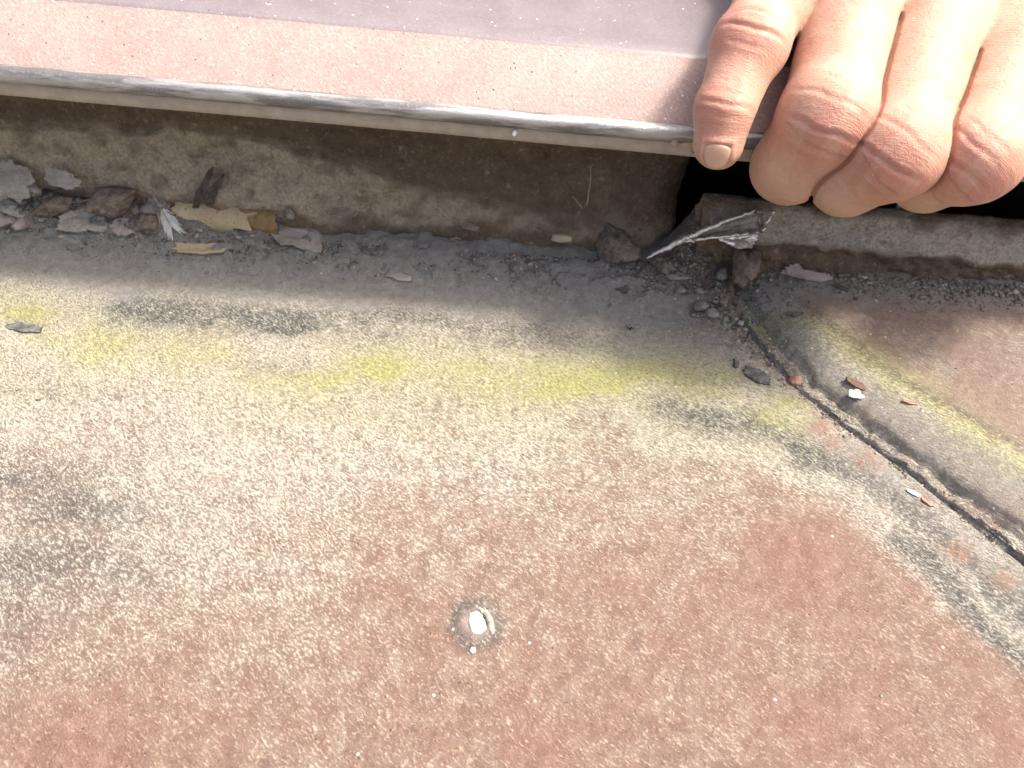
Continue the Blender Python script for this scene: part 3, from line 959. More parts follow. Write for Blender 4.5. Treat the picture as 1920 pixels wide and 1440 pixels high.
def build_hand():
    xs = axis(24, 94, .44, 10, 330, 1.06)
    ys = axis(108, 155, .44, 98, 400, 1.06)
    zs = axis(24, 66, .44, 14, 330, 1.06)
    D = np.empty((len(xs), len(ys), len(zs)))
    for i0 in range(0, len(xs), 24):
        P = np.stack(np.meshgrid(xs[i0:i0 + 24], ys, zs, indexing='ij'), -1)
        D[i0:i0 + 24] = hand_sdf(P)
    # cut the forearm with a plane beyond the frame
    V, Fc = surface_nets(xs, ys, zs, D)
    # normals from the field
    e = .25
    Nn = np.stack([hand_sdf(V + np.eye(3)[k] * e) - hand_sdf(V - np.eye(3)[k] * e) for k in range(3)], 1)
    Nn /= np.linalg.norm(Nn, axis=1)[:, None] + 1e-9
    for _ in range(2):
        d = hand_sdf(V)
        V = V - Nn * d[:, None] * .9
    disp = np.zeros(len(V))
    red = np.zeros(len(V))
    pale = np.zeros(len(V))
    near = {}
    for k, fg in FINGERS.items():
        j = fg['j']
        near[k] = np.minimum(np.minimum(seg(V, j[0], j[1], fg['r'][0], fg['r'][1]), seg(V, j[1], j[2], fg['r'][1], fg['r'][2])), seg(V, j[2], j[3], fg['r'][2], fg['r'][3]))
    best = np.min(np.stack(list(near.values())), 0)

    def creases(k, ji, ax, dorsal, offs, rr):
        """skin folds over a joint: arcs across the back of the finger"""
        nonlocal disp, red
        own = near[k] <= best + .05
        axn = ax / np.linalg.norm(ax)
        dn = dorsal - axn * (dorsal @ axn)
        dn /= np.linalg.norm(dn)
        bn = np.cross(axn, dn)
        q = V - ji
        a, b, c = q @ axn, q @ bn, q @ dn
        m = own & (c > -.1 * rr) & (np.abs(a) < 12)
        wob = .5 * fbm(b / 3.0, b * 0 + hash(k) % 7, octv=2, seed=151)
        for o, dep, wid, span, bow in offs:
            s = a - o - bow * (b / rr) ** 2 * rr * .35 - wob * .8
            win = np.exp(-(b / (span * rr)) ** 4)
            disp = disp + np.where(m, (-dep * np.exp(-(s / wid) ** 2) + .38 * dep * np.exp(-((np.abs(s) - wid * 2.1) / (wid * 1.2)) ** 2)) * win, 0)
        red = np.maximum(red, np.where(m, (.75 + .25 * np.sign(wob)) * np.exp(-((a - 2) / 7.5) ** 2) * sstep(-.3 * rr, .7 * rr, c), 0))
    cam_v = np.array([0, 0, CAM_H])
    for k, fg in FINGERS.items():
        j, r = fg['j'], fg['r']
        axm = (j[2] - j[1]) / np.linalg.norm(j[2] - j[1]) + (j[1] - j[0]) / np.linalg.norm(j[1] - j[0])
        dv = (cam_v - j[1]) / np.linalg.norm(cam_v - j[1]) + np.array([0, 0, .55])
        if k == 'little':
            offs = [(-1.6, .26, .36, .75, .6), (1.6, .34, .38, .8, -.5), (4.0, .10, .3, .6, -.4), (-4.2, .08, .3, .6, .4)]
        elif k == 'index':
            offs = [(-2.8, .12, .32, .6, .2), (-.6, .16, .34, .7, .1), (3.0, .28, .36, .75, -.2), (5.4, .1, .3, .6, -.2)]
        else:
            offs = [(-2.6, .15, .36, .8, .45), (2.4, .38, .36, .78, -.3), (5.2, .13, .35, .7, -.3), (-5.4, .07, .3, .6, .4)]
        creases(k, j[1], axm, dv, offs, r[1])
        if k == 'little':
            ax2 = (j[3] - j[1])
            creases(k, j[2], ax2, (cam_v - j[2]), [(.6, .22, .34, .8, -.25), (-1.4, .09, .3, .6, .2), (2.4, .08, .3, .6, -.2)], r[2])
    fg = FINGERS['little']
    axn = (fg['j'][3] - fg['j'][2]) / np.linalg.norm(fg['j'][3] - fg['j'][2])
    dn = cam_v - fg['j'][3]
    dn = dn - axn * (dn @ axn)
    dn /= np.linalg.norm(dn)
    q = V - fg['j'][3]
    a, b, c = q @ axn, np.abs(q @ np.cross(axn, dn)), q @ dn
    bd = np.maximum(b - 2.15, -a - .3)
    disp += np.where((c > 0) & (near['little'] < 1.5), (.34 * np.exp(-((bd - .3) / .45) ** 2) - .12 * (bd < -.1)) * sstep(3.4, 1.5, a), 0)
    # soft tendon and vein relief on the back of the hand, gentle lumps everywhere
    disp += .16 * fbm(V[:, 0] / 5, V[:, 1] / 5, V[:, 2] / 5, octv=3, seed=161)
    for k in ('ring', 'middle', 'index'):
        a, b = FINGERS[k]['j'][0], FINGERS[k]['j'][0] * .62 + WRIST * .38
        d = np.abs(seg(V, a, b, 0, 0))
        disp += 0.0 * d
    # flesh reddens toward the finger ends, beige underside shade put into the colour
    red = np.maximum(red, .55 * sstep(-.1, .5, fbm(V[:, 0] / 11, V[:, 1] / 11, V[:, 2] / 11, octv=2, seed=163)))
    pale = sstep(44, 33, V[:, 2]) * .6
    # coordinates along and across each finger for the fine skin lines
    along = np.zeros(len(V))
    across = np.zeros(len(V))
    for ki, (k, fg) in enumerate(FINGERS.items()):
        own = near[k] <= best + 1e-6
        j = fg['j']
        s0, bd, al = 0.0, np.full(len(V), 1e9), np.zeros(len(V))
        for a_, b_ in zip(j[:-1], j[1:]):
            ab = b_ - a_
            L_ = np.linalg.norm(ab)
            t_ = ((V - a_) @ ab) / L_
            dd = np.abs(seg(V, a_, b_, 0, 0))
            al = np.where(dd < bd, s0 + t_, al)
            bd = np.minimum(bd, dd)
            s0 += L_
        cr_ = np.cross(j[2] - j[0], cam_v - j[1])
        cr_ /= np.linalg.norm(cr_)
        along = np.where(own, al + 60 * ki, along)
        across = np.where(own, (V - j[1]) @ cr_, across)
    V2 = V + Nn * disp[:, None]
    o = mesh_obj('hand', V2, Fc, M['skin'], origin=FINGERS['middle']['j'][1], attrs=dict(red=np.clip(red, 0, 1), pale=pale, along=along, across=across))
    tag(o, 'bare hand with curled fingers pulling up the edge of the metal flashing', 'hand')
    # little-finger nail: a curved plate on the back of the last joint
    fg = FINGERS['little']
    a = fg['j'][3] - fg['j'][2]
    axn = a / np.linalg.norm(a)
    dv = cam_v - fg['j'][3]
    dn = dv - axn * (dv @ axn)
    dn /= np.linalg.norm(dn)
    bn = np.cross(axn, dn)
    vs_, nu, nv = [], 13, 13
    for u in np.linspace(-1, 1, nu):
        for w in np.linspace(0, 1, nv):
            ang = u * .56 * (1 - .12 * (w - .5) ** 2)
            sag = w ** 2 * 1.5
            r = fg['r'][3] + .02 - sag * .75 + .1 * math.cos(u * 1.5)
            end = .7 * (1 - u * u) if w > .9 else 0.0
            s = -.3 + .8 * u * u * (1 - w) + w * 3.5 + end * (w - .9) * 10
            if w < .01:
                r -= .35
            if abs(u) > .99:
                r -= .3
            vs_.append(fg['j'][3] + axn * s + dn * (r * math.cos(ang)) + bn * (r * math.sin(ang)))
    nl = mesh_obj('fingernail', np.array(vs_), grid_faces(nu, nv), M['nail'], o)
    sm = nl.modifiers.new('thickness', 'SOLIDIFY')
    sm.thickness = .0004
    sm.offset = 0


build_hand()


# ------------------------------------------------------------------ loose pieces
def rock(name, c, size, mat, seed, parent=None, squash=(1, 1, .75), rough=.3, sub=3, sink=.25):
    bm = bmesh.new()
    bmesh.ops.create_icosphere(bm, subdivisions=sub, radius=1.0)
    v = np.array([q.co[:] for q in bm.verts])
    f = [[q.index for q in p.verts] for p in bm.faces]
    bm.free()
    r = 1 + rough * fbm(v[:, 0] * 1.3, v[:, 1] * 1.3, v[:, 2] * 1.3, octv=3, seed=seed) + .35 * rough * fbm(v[:, 0] * 5, v[:, 1] * 5, v[:, 2] * 5, octv=2, seed=seed + 9)
    # a few flattened facets
    g = np.random.default_rng(seed)
    for _ in range(5):
        n = g.normal(size=3)
        n /= np.linalg.norm(n)
        d = (v * r[:, None]) @ n
        r = np.where(d > .72, r * .72 / np.maximum(d, 1e-6), r)
    v = v * r[:, None] * size * np.array(squash)
    a = g.uniform(0, 6.28)
    ca, sa = math.cos(a), math.sin(a)
    v = v @ np.array([[ca, -sa, 0], [sa, ca, 0], [0, 0, 1]])
    c = np.array(c, float) + np.array([0, 0, size * squash[2] * (1 - sink) * .8])
    return mesh_obj(name, v + c, f, mat, parent, smooth=True, origin=c if parent is None else None)


def flake(name, c, L, W, mat, seed, yaw=0, pitch=0, roll=0, curl=0.0, thick=.35, lift=.3, parent=None, taper=.25, wave=.15, origin=None):
    """A ragged plate: L along its own x, W along its own y, rolled by `curl` radians across the width."""
    g = np.random.default_rng(seed)
    nu, nv = 22, 12
    U, Vv = np.meshgrid(np.linspace(-1, 1, nu), np.linspace(-1, 1, nv), indexing='ij')
    ph = g.uniform(0, 50)
    ang = np.arctan2(Vv, U)
    rag = 1 + .42 * fbm(np.cos(ang) * 2.6 + ph, np.sin(ang) * 2.6 - ph, octv=5, seed=seed, gain=.65)
    edge = np.maximum(np.abs(U), np.abs(Vv)) ** 2
    k = 1 + (rag - 1) * edge - .12 * edge * (U * U * Vv * Vv)
    x = U * k * L / 2
    y = Vv * k * W / 2 * (1 - taper * np.abs(U) ** 1.5)
    if abs(curl) > 1e-3:
        R = W / curl
        th = y / R
        yy, zz = R * np.sin(th), R * (1 - np.cos(th))
    else:
        yy, zz = y, np.zeros_like(y)
    zz = zz + wave * fbm(U * 1.7 + ph, Vv * 1.7, octv=3, seed=seed + 3) * min(L, W) * .5
    top = np.stack([x, yy, zz], -1).reshape(-1, 3)
    nrm = np.array([0, 0, 1.0])
    bot = top - nrm * thick
    n = nu * nv
    f = grid_faces(nu, nv).tolist()
    f += [[n + q for q in p[::-1]] for p in f]
    ring = [i * nv for i in range(nu)] + [(nu - 1) * nv + j for j in range(1, nv)] + [i * nv + nv - 1 for i in range(nu - 2, -1, -1)] + [j for j in range(nv - 2, 0, -1)]
    for a, b in zip(ring, ring[1:] + ring[:1]):
        f.append([b, a, n + a, n + b])
    v = np.concatenate([top, bot])
    Rm = np.array(Euler((roll, pitch, yaw), 'XYZ').to_matrix())
    v = v @ Rm.T
    c = np.array(c, float)
    v = v + c + np.array([0, 0, lift])
    return mesh_obj(name, v, f, mat, parent, smooth=False, origin=(c if origin is None else origin) if parent is None else None)


def tube(name, pts, radii, mat, parent=None, sides=7):
    pts = np.array(pts, float)
    n = len(pts)
    rad = np.interp(np.linspace(0, 1, n), np.linspace(0, 1, len(radii)), radii)
    v, f = [], []
    for i, p in enumerate(pts):
        t = pts[min(i + 1, n - 1)] - pts[max(i - 1, 0)]
        t /= np.linalg.norm(t)
        s = np.cross(t, [0, .3, 1])
        s /= np.linalg.norm(s)
        u = np.cross(s, t)
        for k in range(sides):
            a = 2 * math.pi * k / sides
            v.append(p + rad[i] * (math.cos(a) * s + math.sin(a) * u))
    for i in range(n - 1):
        for k in range(sides):
            k2 = (k + 1) % sides
            f.append([i * sides + k, i * sides + k2, (i + 1) * sides + k2, (i + 1) * sides + k])
    f.append(list(range(sides))[::-1])
    f.append([(n - 1) * sides + k for k in range(sides)])
    return mesh_obj(name, v, f, mat, parent, origin=pts[0] if parent is None else None)


def curve_pts(a, b, bow=(0, 0, 1), n=10, wig=.3, seed=0):
    g = np.random.default_rng(seed)
    a, b = np.array(a, float), np.array(b, float)
    t = np.linspace(0, 1, n)[:, None]
    return a + (b - a) * t + np.array(bow) * np.sin(math.pi * t) + g.normal(size=(n, 3)) * wig * np.sin(math.pi * t) ** .5


def up(p, dz):
    return np.array(p, float) + np.array([0, 0, dz])


# rolled tan peel and its brown end
p = on_roof(425, 432)
pe = tag(empty('curled_peel', p), 'tan curled peel lying under the wall, brown at its right end', 'peel')
flake('tan_curl', up(p, 1.2) + np.array([-2.5, 1.5, 0]), 19, 10.5, M['tan'], 201, yaw=-.05, roll=.55, curl=-3.0, thick=.4, lift=2.6, parent=pe, taper=.15, wave=.08)
flake('brown_end', up(p, 1.6) + np.array([7.0, 1.6, 0]), 9.5, 9.5, M['brownpeel'], 203, yaw=-.12, roll=.5, curl=-3.0, thick=.4, lift=2.5, parent=pe, taper=.1, wave=.08)

# feather
p = on_roof(322, 428)
fe = tag(empty('feather', p), 'small frayed feather, brown with white tip, left of the tan peel', 'feather')
base, tip = up(p, .9) + np.array([-6.0, 6.5, 4.5]), up(p, .9)
tube('shaft', curve_pts(base, tip, (0, 0, .3), 8, .05, 5), [.28, .1], M['straw'], fe)


def barbs(name, t0, t1, n, mat, ln, seed):
    g = np.random.default_rng(seed)
    v, f = [], []
    d = tip - base
    d /= np.linalg.norm(d)
    sd = np.cross(d, [0, -.6, .8])
    sd /= np.linalg.norm(sd)
    nn = np.cross(sd, d)
    for i in range(n):
        t = t0 + (t1 - t0) * i / n + g.uniform(-.02, .02)
        o = base + (tip - base) * t
        for s in (-1, 1):
            l = ln * g.uniform(.7, 1.15)
            e = o + d * l * g.uniform(.75, 1.15) + sd * s * l * g.uniform(.25, .55) + nn * g.uniform(-.5, .4)
            m = (o + e) / 2 + nn * .25
            w = d * .0 + np.cross(e - o, nn)
            w = w / np.linalg.norm(w) * .20
            i0 = len(v)
            v.extend([o - w, o + w, m + w, e + w * .15, e - w * .15, m - w])
            f.extend([[i0, i0 + 1, i0 + 2, i0 + 5], [i0 + 5, i0 + 2, i0 + 3, i0 + 4]])
    mesh_obj(name, v, f, mat, fe)


barbs('brown_vane', .0, .55, 46, M['feather_b'], 3.6, 6)
barbs('white_vane', .45, 1.0, 60, M['feather_w'], 3.8, 7)

# two dark leaf blades leaning on the wall
for i, (q, L, lab) in enumerate((((372, 348), 9.5, 'dark dry leaf blade leaning on the wall, left of the pair above the tan peel'), ((400, 352), 7.0, 'dark dry leaf blade leaning on the wall, right of the pair above the tan peel'))):
    c = at_y(q[0], q[1], 144.0)
    v = []
    g = np.random.default_rng(40 + i)
    for t in np.linspace(0, 1, 9):
        w = (.95, .75)[i] * math.sin(math.pi * (.16 + .84 * t)) ** .7 * (1 + .25 * g.normal())
        o = c + np.array([(4.6, 3.4)[i] * t - 2.0 + .9 * t * t, 1.2 * t, L * (t - .5) - 1.0])
        v.extend([o + np.array([-w, -.3 + .4 * t, .0]), o + np.array([0, .35, .0]), o + np.array([w, -.3, .2])])
    f = []
    for k in range(8):
        for m in (0, 1):
            f.append([3 * k + m, 3 * k + m + 1, 3 * k + 4 + m, 3 * k + 3 + m])
    o = mesh_obj('dry_leaf', v, f, M['darkleaf'], origin=c - np.array([0, 0, L / 2]))
    sm = o.modifiers.new('thickness', 'SOLIDIFY')
    sm.thickness = .0003
    tag(o, lab, 'leaf', 'dark leaf blades by the wall')

# flat flakes of peeled coat along the wall foot
FL = [((560, 446), 12, 7.5, 'flake', 302, -.2, .1, .12, 'grey ragged flake at the right end of the tan peel', .1),
      ((165, 422), 10.5, 6.5, 'flake', 303, .2, .05, .35, 'beige-grey tented flake left of the small pinkish flake', .5),
      ((236, 431), 5.6, 4.6, 'pinkflake', 305, .3, .0, .35, 'small pinkish angular flake left of the feather', .1),
      ((25, 352), 10, 9, 'flake', 307, -.4, .35, .5, 'large grey flake leaning at the left frame edge, topmost of three', .3),
      ((20, 385), 9, 6, 'flake', 309, -.2, .2, .35, 'grey flake at the left frame edge, middle of three', .2),
      ((8, 412), 8, 5.5, 'pinkflake', 311, .1, .1, .3, 'pinkish grey flake at the left frame edge, lowest of three', .2),
      ((375, 470), 11, 3.0, 'tan', 313, .08, .0, .25, 'thin pale crescent flake below the tan peel', .7),
      ((120, 345), 8, 4, 'flake', 315, -.25, .1, .8, 'broken pale scale against the wall foot above the tented flake', .4),
      ((1270, 520), 5.0, 1.7, 'flake', 317, .08, .0, .2, 'short flat grey bar-shaped chip in the crumbs at the lap', .0),
      ((1510, 520), 10, 2.4, 'pinkflake', 319, -.22, .0, .55, 'long brown sliver lifting at the foot of the upstand', .8),
      ((1575, 541), 3.2, 1.0, 'darkleaf', 321, -.5, .0, .3, 'short black sliver right of the long brown sliver', .3),
      ((1420, 706), 5.5, 3.2, 'crust', 323, -.5, .0, .05, 'small black crust on the algae left of the lap', .1),
      ((48, 617), 6.5, 2.4, 'crust', 325, -.1, .0, .1, 'dark brown lichen crust at the left frame edge', .1),
      ((1606, 742), 3.2, 2.0, 'white', 327, .1, .0, .2, 'bright white paint flake on the raised right sheet', .4),
      ((1606, 723), 4.2, 1.4, 'woodchip', 329, -.55, .1, .2, 'brown wood chip behind the white paint flake', .2),
      ((1704, 756), 2.4, .7, 'red', 331, -.35, .0, .1, 'tiny red sliver on the right sheet beside the white flake', .1),
      ((1738, 944), 2.2, .6, 'red', 333, -.8, .0, .1, 'thin pink-red sliver in the dark strip beside the lap', .1),
      ((1712, 926), 2.4, .8, 'white', 335, -.55, .0, .1, 'thin white sliver in the dark strip beside the lap', .1),
      ((1488, 512), 4.5, 2.6, 'flake', 337, .3, .1, .6, 'small grey scale under the foot of the upstand', .3),
      ((1380, 455), 8.0, 4.5, 'film', 339, .1, .15, .75, 'crumpled glossy scrap under the torn film', .9),
      ((750, 522), 5.5, 2.0, 'flake', 341, -.25, .0, .12, 'low lifted grey scale in the dust, middle of the wall foot', .3),
      ((1160, 540), 4.5, 2.2, 'darkleaf', 343, -.5, .0, .2, 'dark lifted scale in the crumbs left of the lap', .3),
      ((640, 400), 6.5, 1.6, 'twig', 345, .1, .0, .5, 'slim brown chip at the wall foot right of the tan peel', .2),
      ((880, 428), 4.5, 1.6, 'twig', 347, -.35, .0, .4, 'slim brown chip at the wall foot in the middle', .2)]
for q, L, W, m, sd, yaw, pit, rol, lab, cu in FL:
    p = on_roof(*q)
    if 1330 < q[0] < 1460 and 430 < q[1] < 520:
        p = at_y(q[0], q[1], 136.5)
    elif p[1] > 143.5:
        p = at_y(q[0], q[1], 143.5)
    o = flake('flake' if m not in ('woodchip',) else 'wood_chip', p, L, W, M[m], sd, yaw=yaw, pitch=pit, roll=rol, curl=cu, thick=.35 if L > 4 else .25, lift=.35 + .5 * W * abs(math.sin(rol)) * .6)
    tag(o, lab, 'chip' if m == 'woodchip' else 'flake')

# stones and lumps
RK = [((1150, 478), 5.4, 'clod', 401, (1.15, .8, .72), 'rough brown earth clod against the wall near the torn film', 'clod', 'earth_clod'),
      ((1052, 450), 2.3, 'straw', 403, (1.3, .45, .45), 'small pale tan chip left of the earth clod', 'chip', 'pale_chip'),
      ((1313, 580), 1.75, 'stone', 405, (1, .8, .8), 'pinkish grey pebble at the head of the lap', 'pebble', 'pebble'),
      ((1334, 591), 1.5, 'stone', 407, (1.1, .8, .7), 'grey pebble touching the lap below the pinkish one', 'pebble', 'pebble'),
      ((1487, 722), 1.6, 'redstone', 409, (.9, .8, .95), 'red-brown pebble wedged in the lap', 'pebble', 'pebble'),
      ((1352, 508), 1.7, 'stone', 411, (1, .8, .8), 'pale round pebble below the torn film', 'pebble', 'pebble'),
      ((1392, 500), 4.2, 'clod', 413, (1.3, .8, .8), 'crumbly lump below the right end of the torn film', 'clod', 'earth_clod'),
      ((68, 365), 2.0, 'stone', 415, (1, .8, .9), 'small light stone among the flakes at the left', 'pebble', 'pebble'),
      ((40, 425), 1.9, 'pinkflake', 417, (1.2, .8, .7), 'small pinkish stone beside the left-edge flakes', 'pebble', 'pebble'),
      ((225, 385), 4.6, 'clod', 419, (1.2, .8, .7), 'rough grey earth clod behind the pinkish flake', 'clod', 'earth_clod'),
      ((110, 395), 3.8, 'clod', 421, (1.3, .8, .65), 'dark earth clod between the left-edge flakes and the tented flake', 'clod', 'earth_clod'),
      ((280, 430), 3.0, 'clod', 423, (.9, .7, .8), 'grey earth lump just left of the feather tip', 'clod', 'earth_clod'),
      ((545, 408), 1.6, 'stone', 425, (.8, .7, 1.0), 'small grey stone behind the right end of the tan peel', 'pebble', 'pebble'),
      ((1240, 500), 2.6, 'clod', 427, (1.3, .8, .6), 'crumbly lump under the tip of the torn film', 'clod', 'earth_clod'),
      ((1275, 548), 1.3, 'stone', 429, (1.2, .9, .7), 'tiny grey pebble left of the head of the lap', 'pebble', 'pebble'),
      ((712, 455), 1.0, 'stone', 431, (1, .9, .8), 'tiny pale pebble at the wall foot, right of the grey flake', 'pebble', 'pebble')]
for q, s, m, sd, sq, lab, cat, nm in RK:
    p = on_roof(*q)
    if 1330 < q[0] < 1460 and 430 < q[1] < 530:
        p = at_y(q[0], q[1] + 12, 136.0)
    elif p[1] > 143.5:
        p = at_y(q[0], q[1], 143.5)
    tag(rock(nm, p, s * .95, M[m], sd, squash=sq, rough=.55 if m == 'clod' else .3, sub=4 if m == 'clod' else 3), lab, cat)

# twigs, straws
TW = [((150, 372), (262, 405), .22, 'twig', 'thin brown twig lying over the clods at the left', (0, 0, 2.2)),
      ((205, 345), (275, 390), .28, 'twig', 'dark bent twig against the wall left of the feather', (0, -.5, 1)),
      ((60, 395), (82, 440), .22, 'twig', 'short twig standing among the left-edge flakes', (0, 0, .8)),
      ((110, 440), (145, 455), .18, 'twig', 'short thin twig in front of the tented flake', (0, 0, .4)),
      ((855, 405), (868, 435), .14, 'straw', 'fine straw standing at the middle of the wall foot', (0, 0, .4))]
for i, (a, b, r, m, lab, bow) in enumerate(TW):
    pa, pb = up(on_roof(*a), .8), up(on_roof(*b), .8)
    for q in (pa, pb):
        if q[1] > 144:
            q += (144 - q[1]) * np.array([0, 1, 0])
            q[2] = max(q[2], 3.2)
    tag(tube('twig' if m == 'twig' else 'straw', curve_pts(pa, pb, bow, 12, .12, 60 + i), [r, r * .5], M[m]), lab, 'twig' if m == 'twig' else 'straw')
for i, (a, b, lab) in enumerate((((1108, 310), (1100, 385), 'pale upright straw stuck to the wall, left of the broken end'), ((1072, 368), (1092, 390), 'short pale slanting straw on the wall below the upright straw'))):
    pa, pb = at_y(*a, 146.0), at_y(*b, 145.0)
    tag(tube('straw', curve_pts(pa, pb, (.2, -.3, 0), 10, .08, 80 + i), [.1, .14], M['straw']), lab, 'straw')
# little spidery tuft on the sheet
p = on_roof(1182, 619)
tu = tag(empty('dry_tuft', p), 'tiny spiky dry tuft standing on the sheet under the wall', 'tuft')
for i in range(7):
    a = i * 2.4
    e = p + np.array([math.cos(a) * 1.5, math.sin(a) * 1.2, .5 + .9 * (i % 3) / 2])
    tube('stalk', curve_pts(up(p, .2), e, (0, 0, .4), 6, .05, i), [.14, .06], M['flake' if i % 2 else 'darkleaf'], tu, 5)
for i, q in enumerate(((1495, 592), (1380, 683))):
    p = on_roof(*q)
    o = flake('flake', p, 2.6, 1.1, M['crust'], 500 + i, yaw=.4 + i, roll=.5, curl=.6, lift=.5)
    tag(o, ('tiny dark scale on the rounded edge of the right sheet', 'tiny dark scale on the algae left of the lap')[i], 'flake')

# torn glossy film across the broken corner
tf = tag(empty('torn_film', at_y(1330, 440, 137)), 'torn shiny film with folded bright edges over the broken upstand corner', 'film')
pa, pb = at_y(1213, 484, 134.0), at_y(1330, 427, 135.5)
pc, pd = at_y(1418, 393, 138.0), at_y(1452, 394, 137.5)
pe_, pf = at_y(1428, 436, 136.0), at_y(1300, 450, 134.0)


def ridge(name, pts, rad, seed):
    g = np.random.default_rng(seed)
    P = []
    for a, b in zip(pts[:-1], pts[1:]):
        for t in np.linspace(0, 1, 14)[:-1]:
            P.append(a + (b - a) * t + g.normal(size=3) * .12)
    P.append(pts[-1])
    tube(name, P, rad, M['film'], tf, 8)


ridge('folded_edge', [pa, (pa + pb) / 2 + np.array([0, -.2, .3]), pb, pc], [.2, .62, .6, .45, .3], 91)
ridge('folded_edge', [pf + np.array([-2, 0, -.6]), pf, pe_, pd], [.12, .3, .32, .36, .3], 92)


def sheet(name, a, b, c, d, seed, n=16):
    U, W = np.meshgrid(np.linspace(0, 1, n), np.linspace(0, 1, n), indexing='ij')
    P = (1 - U)[..., None] * ((1 - W)[..., None] * a + W[..., None] * d) + U[..., None] * ((1 - W)[..., None] * b + W[..., None] * c)
    P[..., 1] += .7 * fbm(U * 3, W * 3, octv=3, seed=seed) + .8 * np.sin(math.pi * W) * np.sin(math.pi * U)
    o = mesh_obj(name, P.reshape(-1, 3), grid_faces(n, n), M['film_web'], tf)
    s = o.modifiers.new('thickness', 'SOLIDIFY')
    s.thickness = .00025


sheet('film_web', pa * .7 + pb * .3, pc, pe_, pf * .8 + pa * .2, 95)
sheet('film_web', pc, pd, pe_, (pc + pe_) / 2, 96)

# pale strip standing in the gap behind the upstand
c = at_y(1690, 405, 147)
bm = bmesh.new()
bmesh.ops.create_cube(bm, size=1)
bmesh.ops.scale(bm, vec=(4.6, .6, 16), verts=bm.verts)
bmesh.ops.bevel(bm, geom=bm.edges[:], offset=.15, segments=2, affect='EDGES')
v = [np.array(q.co) + c + np.array([.12 * q.co.z, 0, 0]) for q in bm.verts]
f = [[q.index for q in p_.verts] for p_ in bm.faces]
bm.free()
tag(mesh_obj('metal_strip', v, f, M['strip'], origin=c, smooth=False), 'narrow pale strip in the dark gap below the fingers', 'strip')

# crumbs of white sealant hanging at the lip end, beside the little finger
for i, (q, s) in enumerate((((1262, 262), 1.3), ((1283, 264), 1.2), ((1303, 287), .8), ((1240, 258), .8), ((966, 248), .65))):
    c = at_y(*q, 130.6)
    o = rock('sealant_crumb', c - np.array([0, 0, s * .6]), s, M['straw'] if i != 4 else M['white'], 600 + i, squash=(1.2, .6, .8), rough=.6)
    tag(o, ('white sealant crumb under the lip, left of the crumb nearest the little finger', 'white sealant crumb under the lip touching the little finger', 'small hanging sealant crumb below the little finger edge',
            'smallest sealant crumb at the lip, left of the row', 'white droplet hanging from the middle of the lip')[i], 'crumb')

# nail head in its blister
p = on_roof(895, 1170)
na = tag(empty('roof_nail', p), 'bright white worn nail head in a dark ringed blister', 'nail')
v, f = [], []
n = 28
g = np.random.default_rng(3)
rr = [1 + .10 * math.sin(2 * a + .6) + .05 * g.normal() for a in np.linspace(0, 2 * math.pi, n, endpoint=False)]
for k, (s, z) in enumerate(((0, .62), (.6, .58), (.9, .40), (1.0, .1), (1.0, -1.2))):
    for i in range(n):
        a = 2 * math.pi * i / n
        v.append(p + np.array([1.15 * s * rr[i] * math.cos(a) + .0, 2.15 * s * rr[i] * math.sin(a), z]) @ np.eye(3))
v = np.array(v)
ca, sa = math.cos(.42), math.sin(.42)
v[:, :2] = (v[:, :2] - p[:2]) @ np.array([[ca, sa], [-sa, ca]]) + p[:2]
for k in range(4):
    for i in range(n):
        j = (i + 1) % n
        f.append([k * n + i, k * n + j, (k + 1) * n + j, (k + 1) * n + i][::-1])
mesh_obj('nail_head', v, f, M['white'], na)
cr = [p + np.array([1.55, .9, .25]), p + np.array([1.75, 0, .3]), p + np.array([1.5, -1.4, .25])]
tube('lifted_rim', curve_pts(p + np.array([-.2, 2.5, .3]), p + np.array([2.3, -1.6, .3]), (.55, .3, .25), 14, .12, 9), [.2, .42, .5, .3], M['flake'], na)
rock('grit_speck', p + np.array([-.3, -4.1, -.1]), .45, M['white'], 77, na, sub=2)


# ------------------------------------------------------------------ uncountable grit
def grit(name, pts, sizes, tones, warms, label, flat=.7):
    ico = np.array([(0, 0, 1), (.894, 0, .447), (.276, .851, .447), (-.724, .526, .447), (-.724, -.526, .447), (.276, -.851, .447), (.724, .526, -.447), (-.276, .851, -.447), (-.894, 0, -.447), (-.276, -.851, -.447), (.724, -.526, -.447), (0, 0, -1)])
    fi = np.array([(0, 1, 2), (0, 2, 3), (0, 3, 4), (0, 4, 5), (0, 5, 1), (1, 6, 2), (2, 7, 3), (3, 8, 4), (4, 9, 5), (5, 10, 1), (2, 6, 7), (3, 7, 8), (4, 8, 9), (5, 9, 10), (1, 10, 6), (11, 7, 6), (11, 8, 7), (11, 9, 8), (11, 10, 9), (11, 6, 10)])
    n = len(pts)
    g = np.random.default_rng(n)
    v = ico[None] * g.uniform(.4, 1.35, (n, 12, 1)) * (sizes[:, None, None]) * g.uniform(.6, 1.3, (n, 1, 3)) * np.array([1.2, 1.0, flat])
    a = g.uniform(0, 6.28, n)
    ca, sa = np.cos(a)[:, None], np.sin(a)[:, None]
    x = v[..., 0] * ca - v[..., 1] * sa
    y = v[..., 0] * sa + v[..., 1] * ca
    z = v[..., 2]
    if flat < .5:
        tl = g.uniform(-.2, .9, n)[:, None]
        y, z = y * np.cos(tl) - z * np.sin(tl), y * np.sin(tl) + z * np.cos(tl)
    v = np.stack([x, y, z], -1) + pts[:, None, :]
    f = (fi[None] + 12 * np.arange(n)[:, None, None]).reshape(-1, 3)
    o = mesh_obj(name, v.reshape(-1, 3), f, M['grit'], smooth=False, attrs=dict(tone=np.repeat(tones, 12), warm=np.repeat(warms, 12)))
    return tag(o, label, 'grit', kind='stuff')


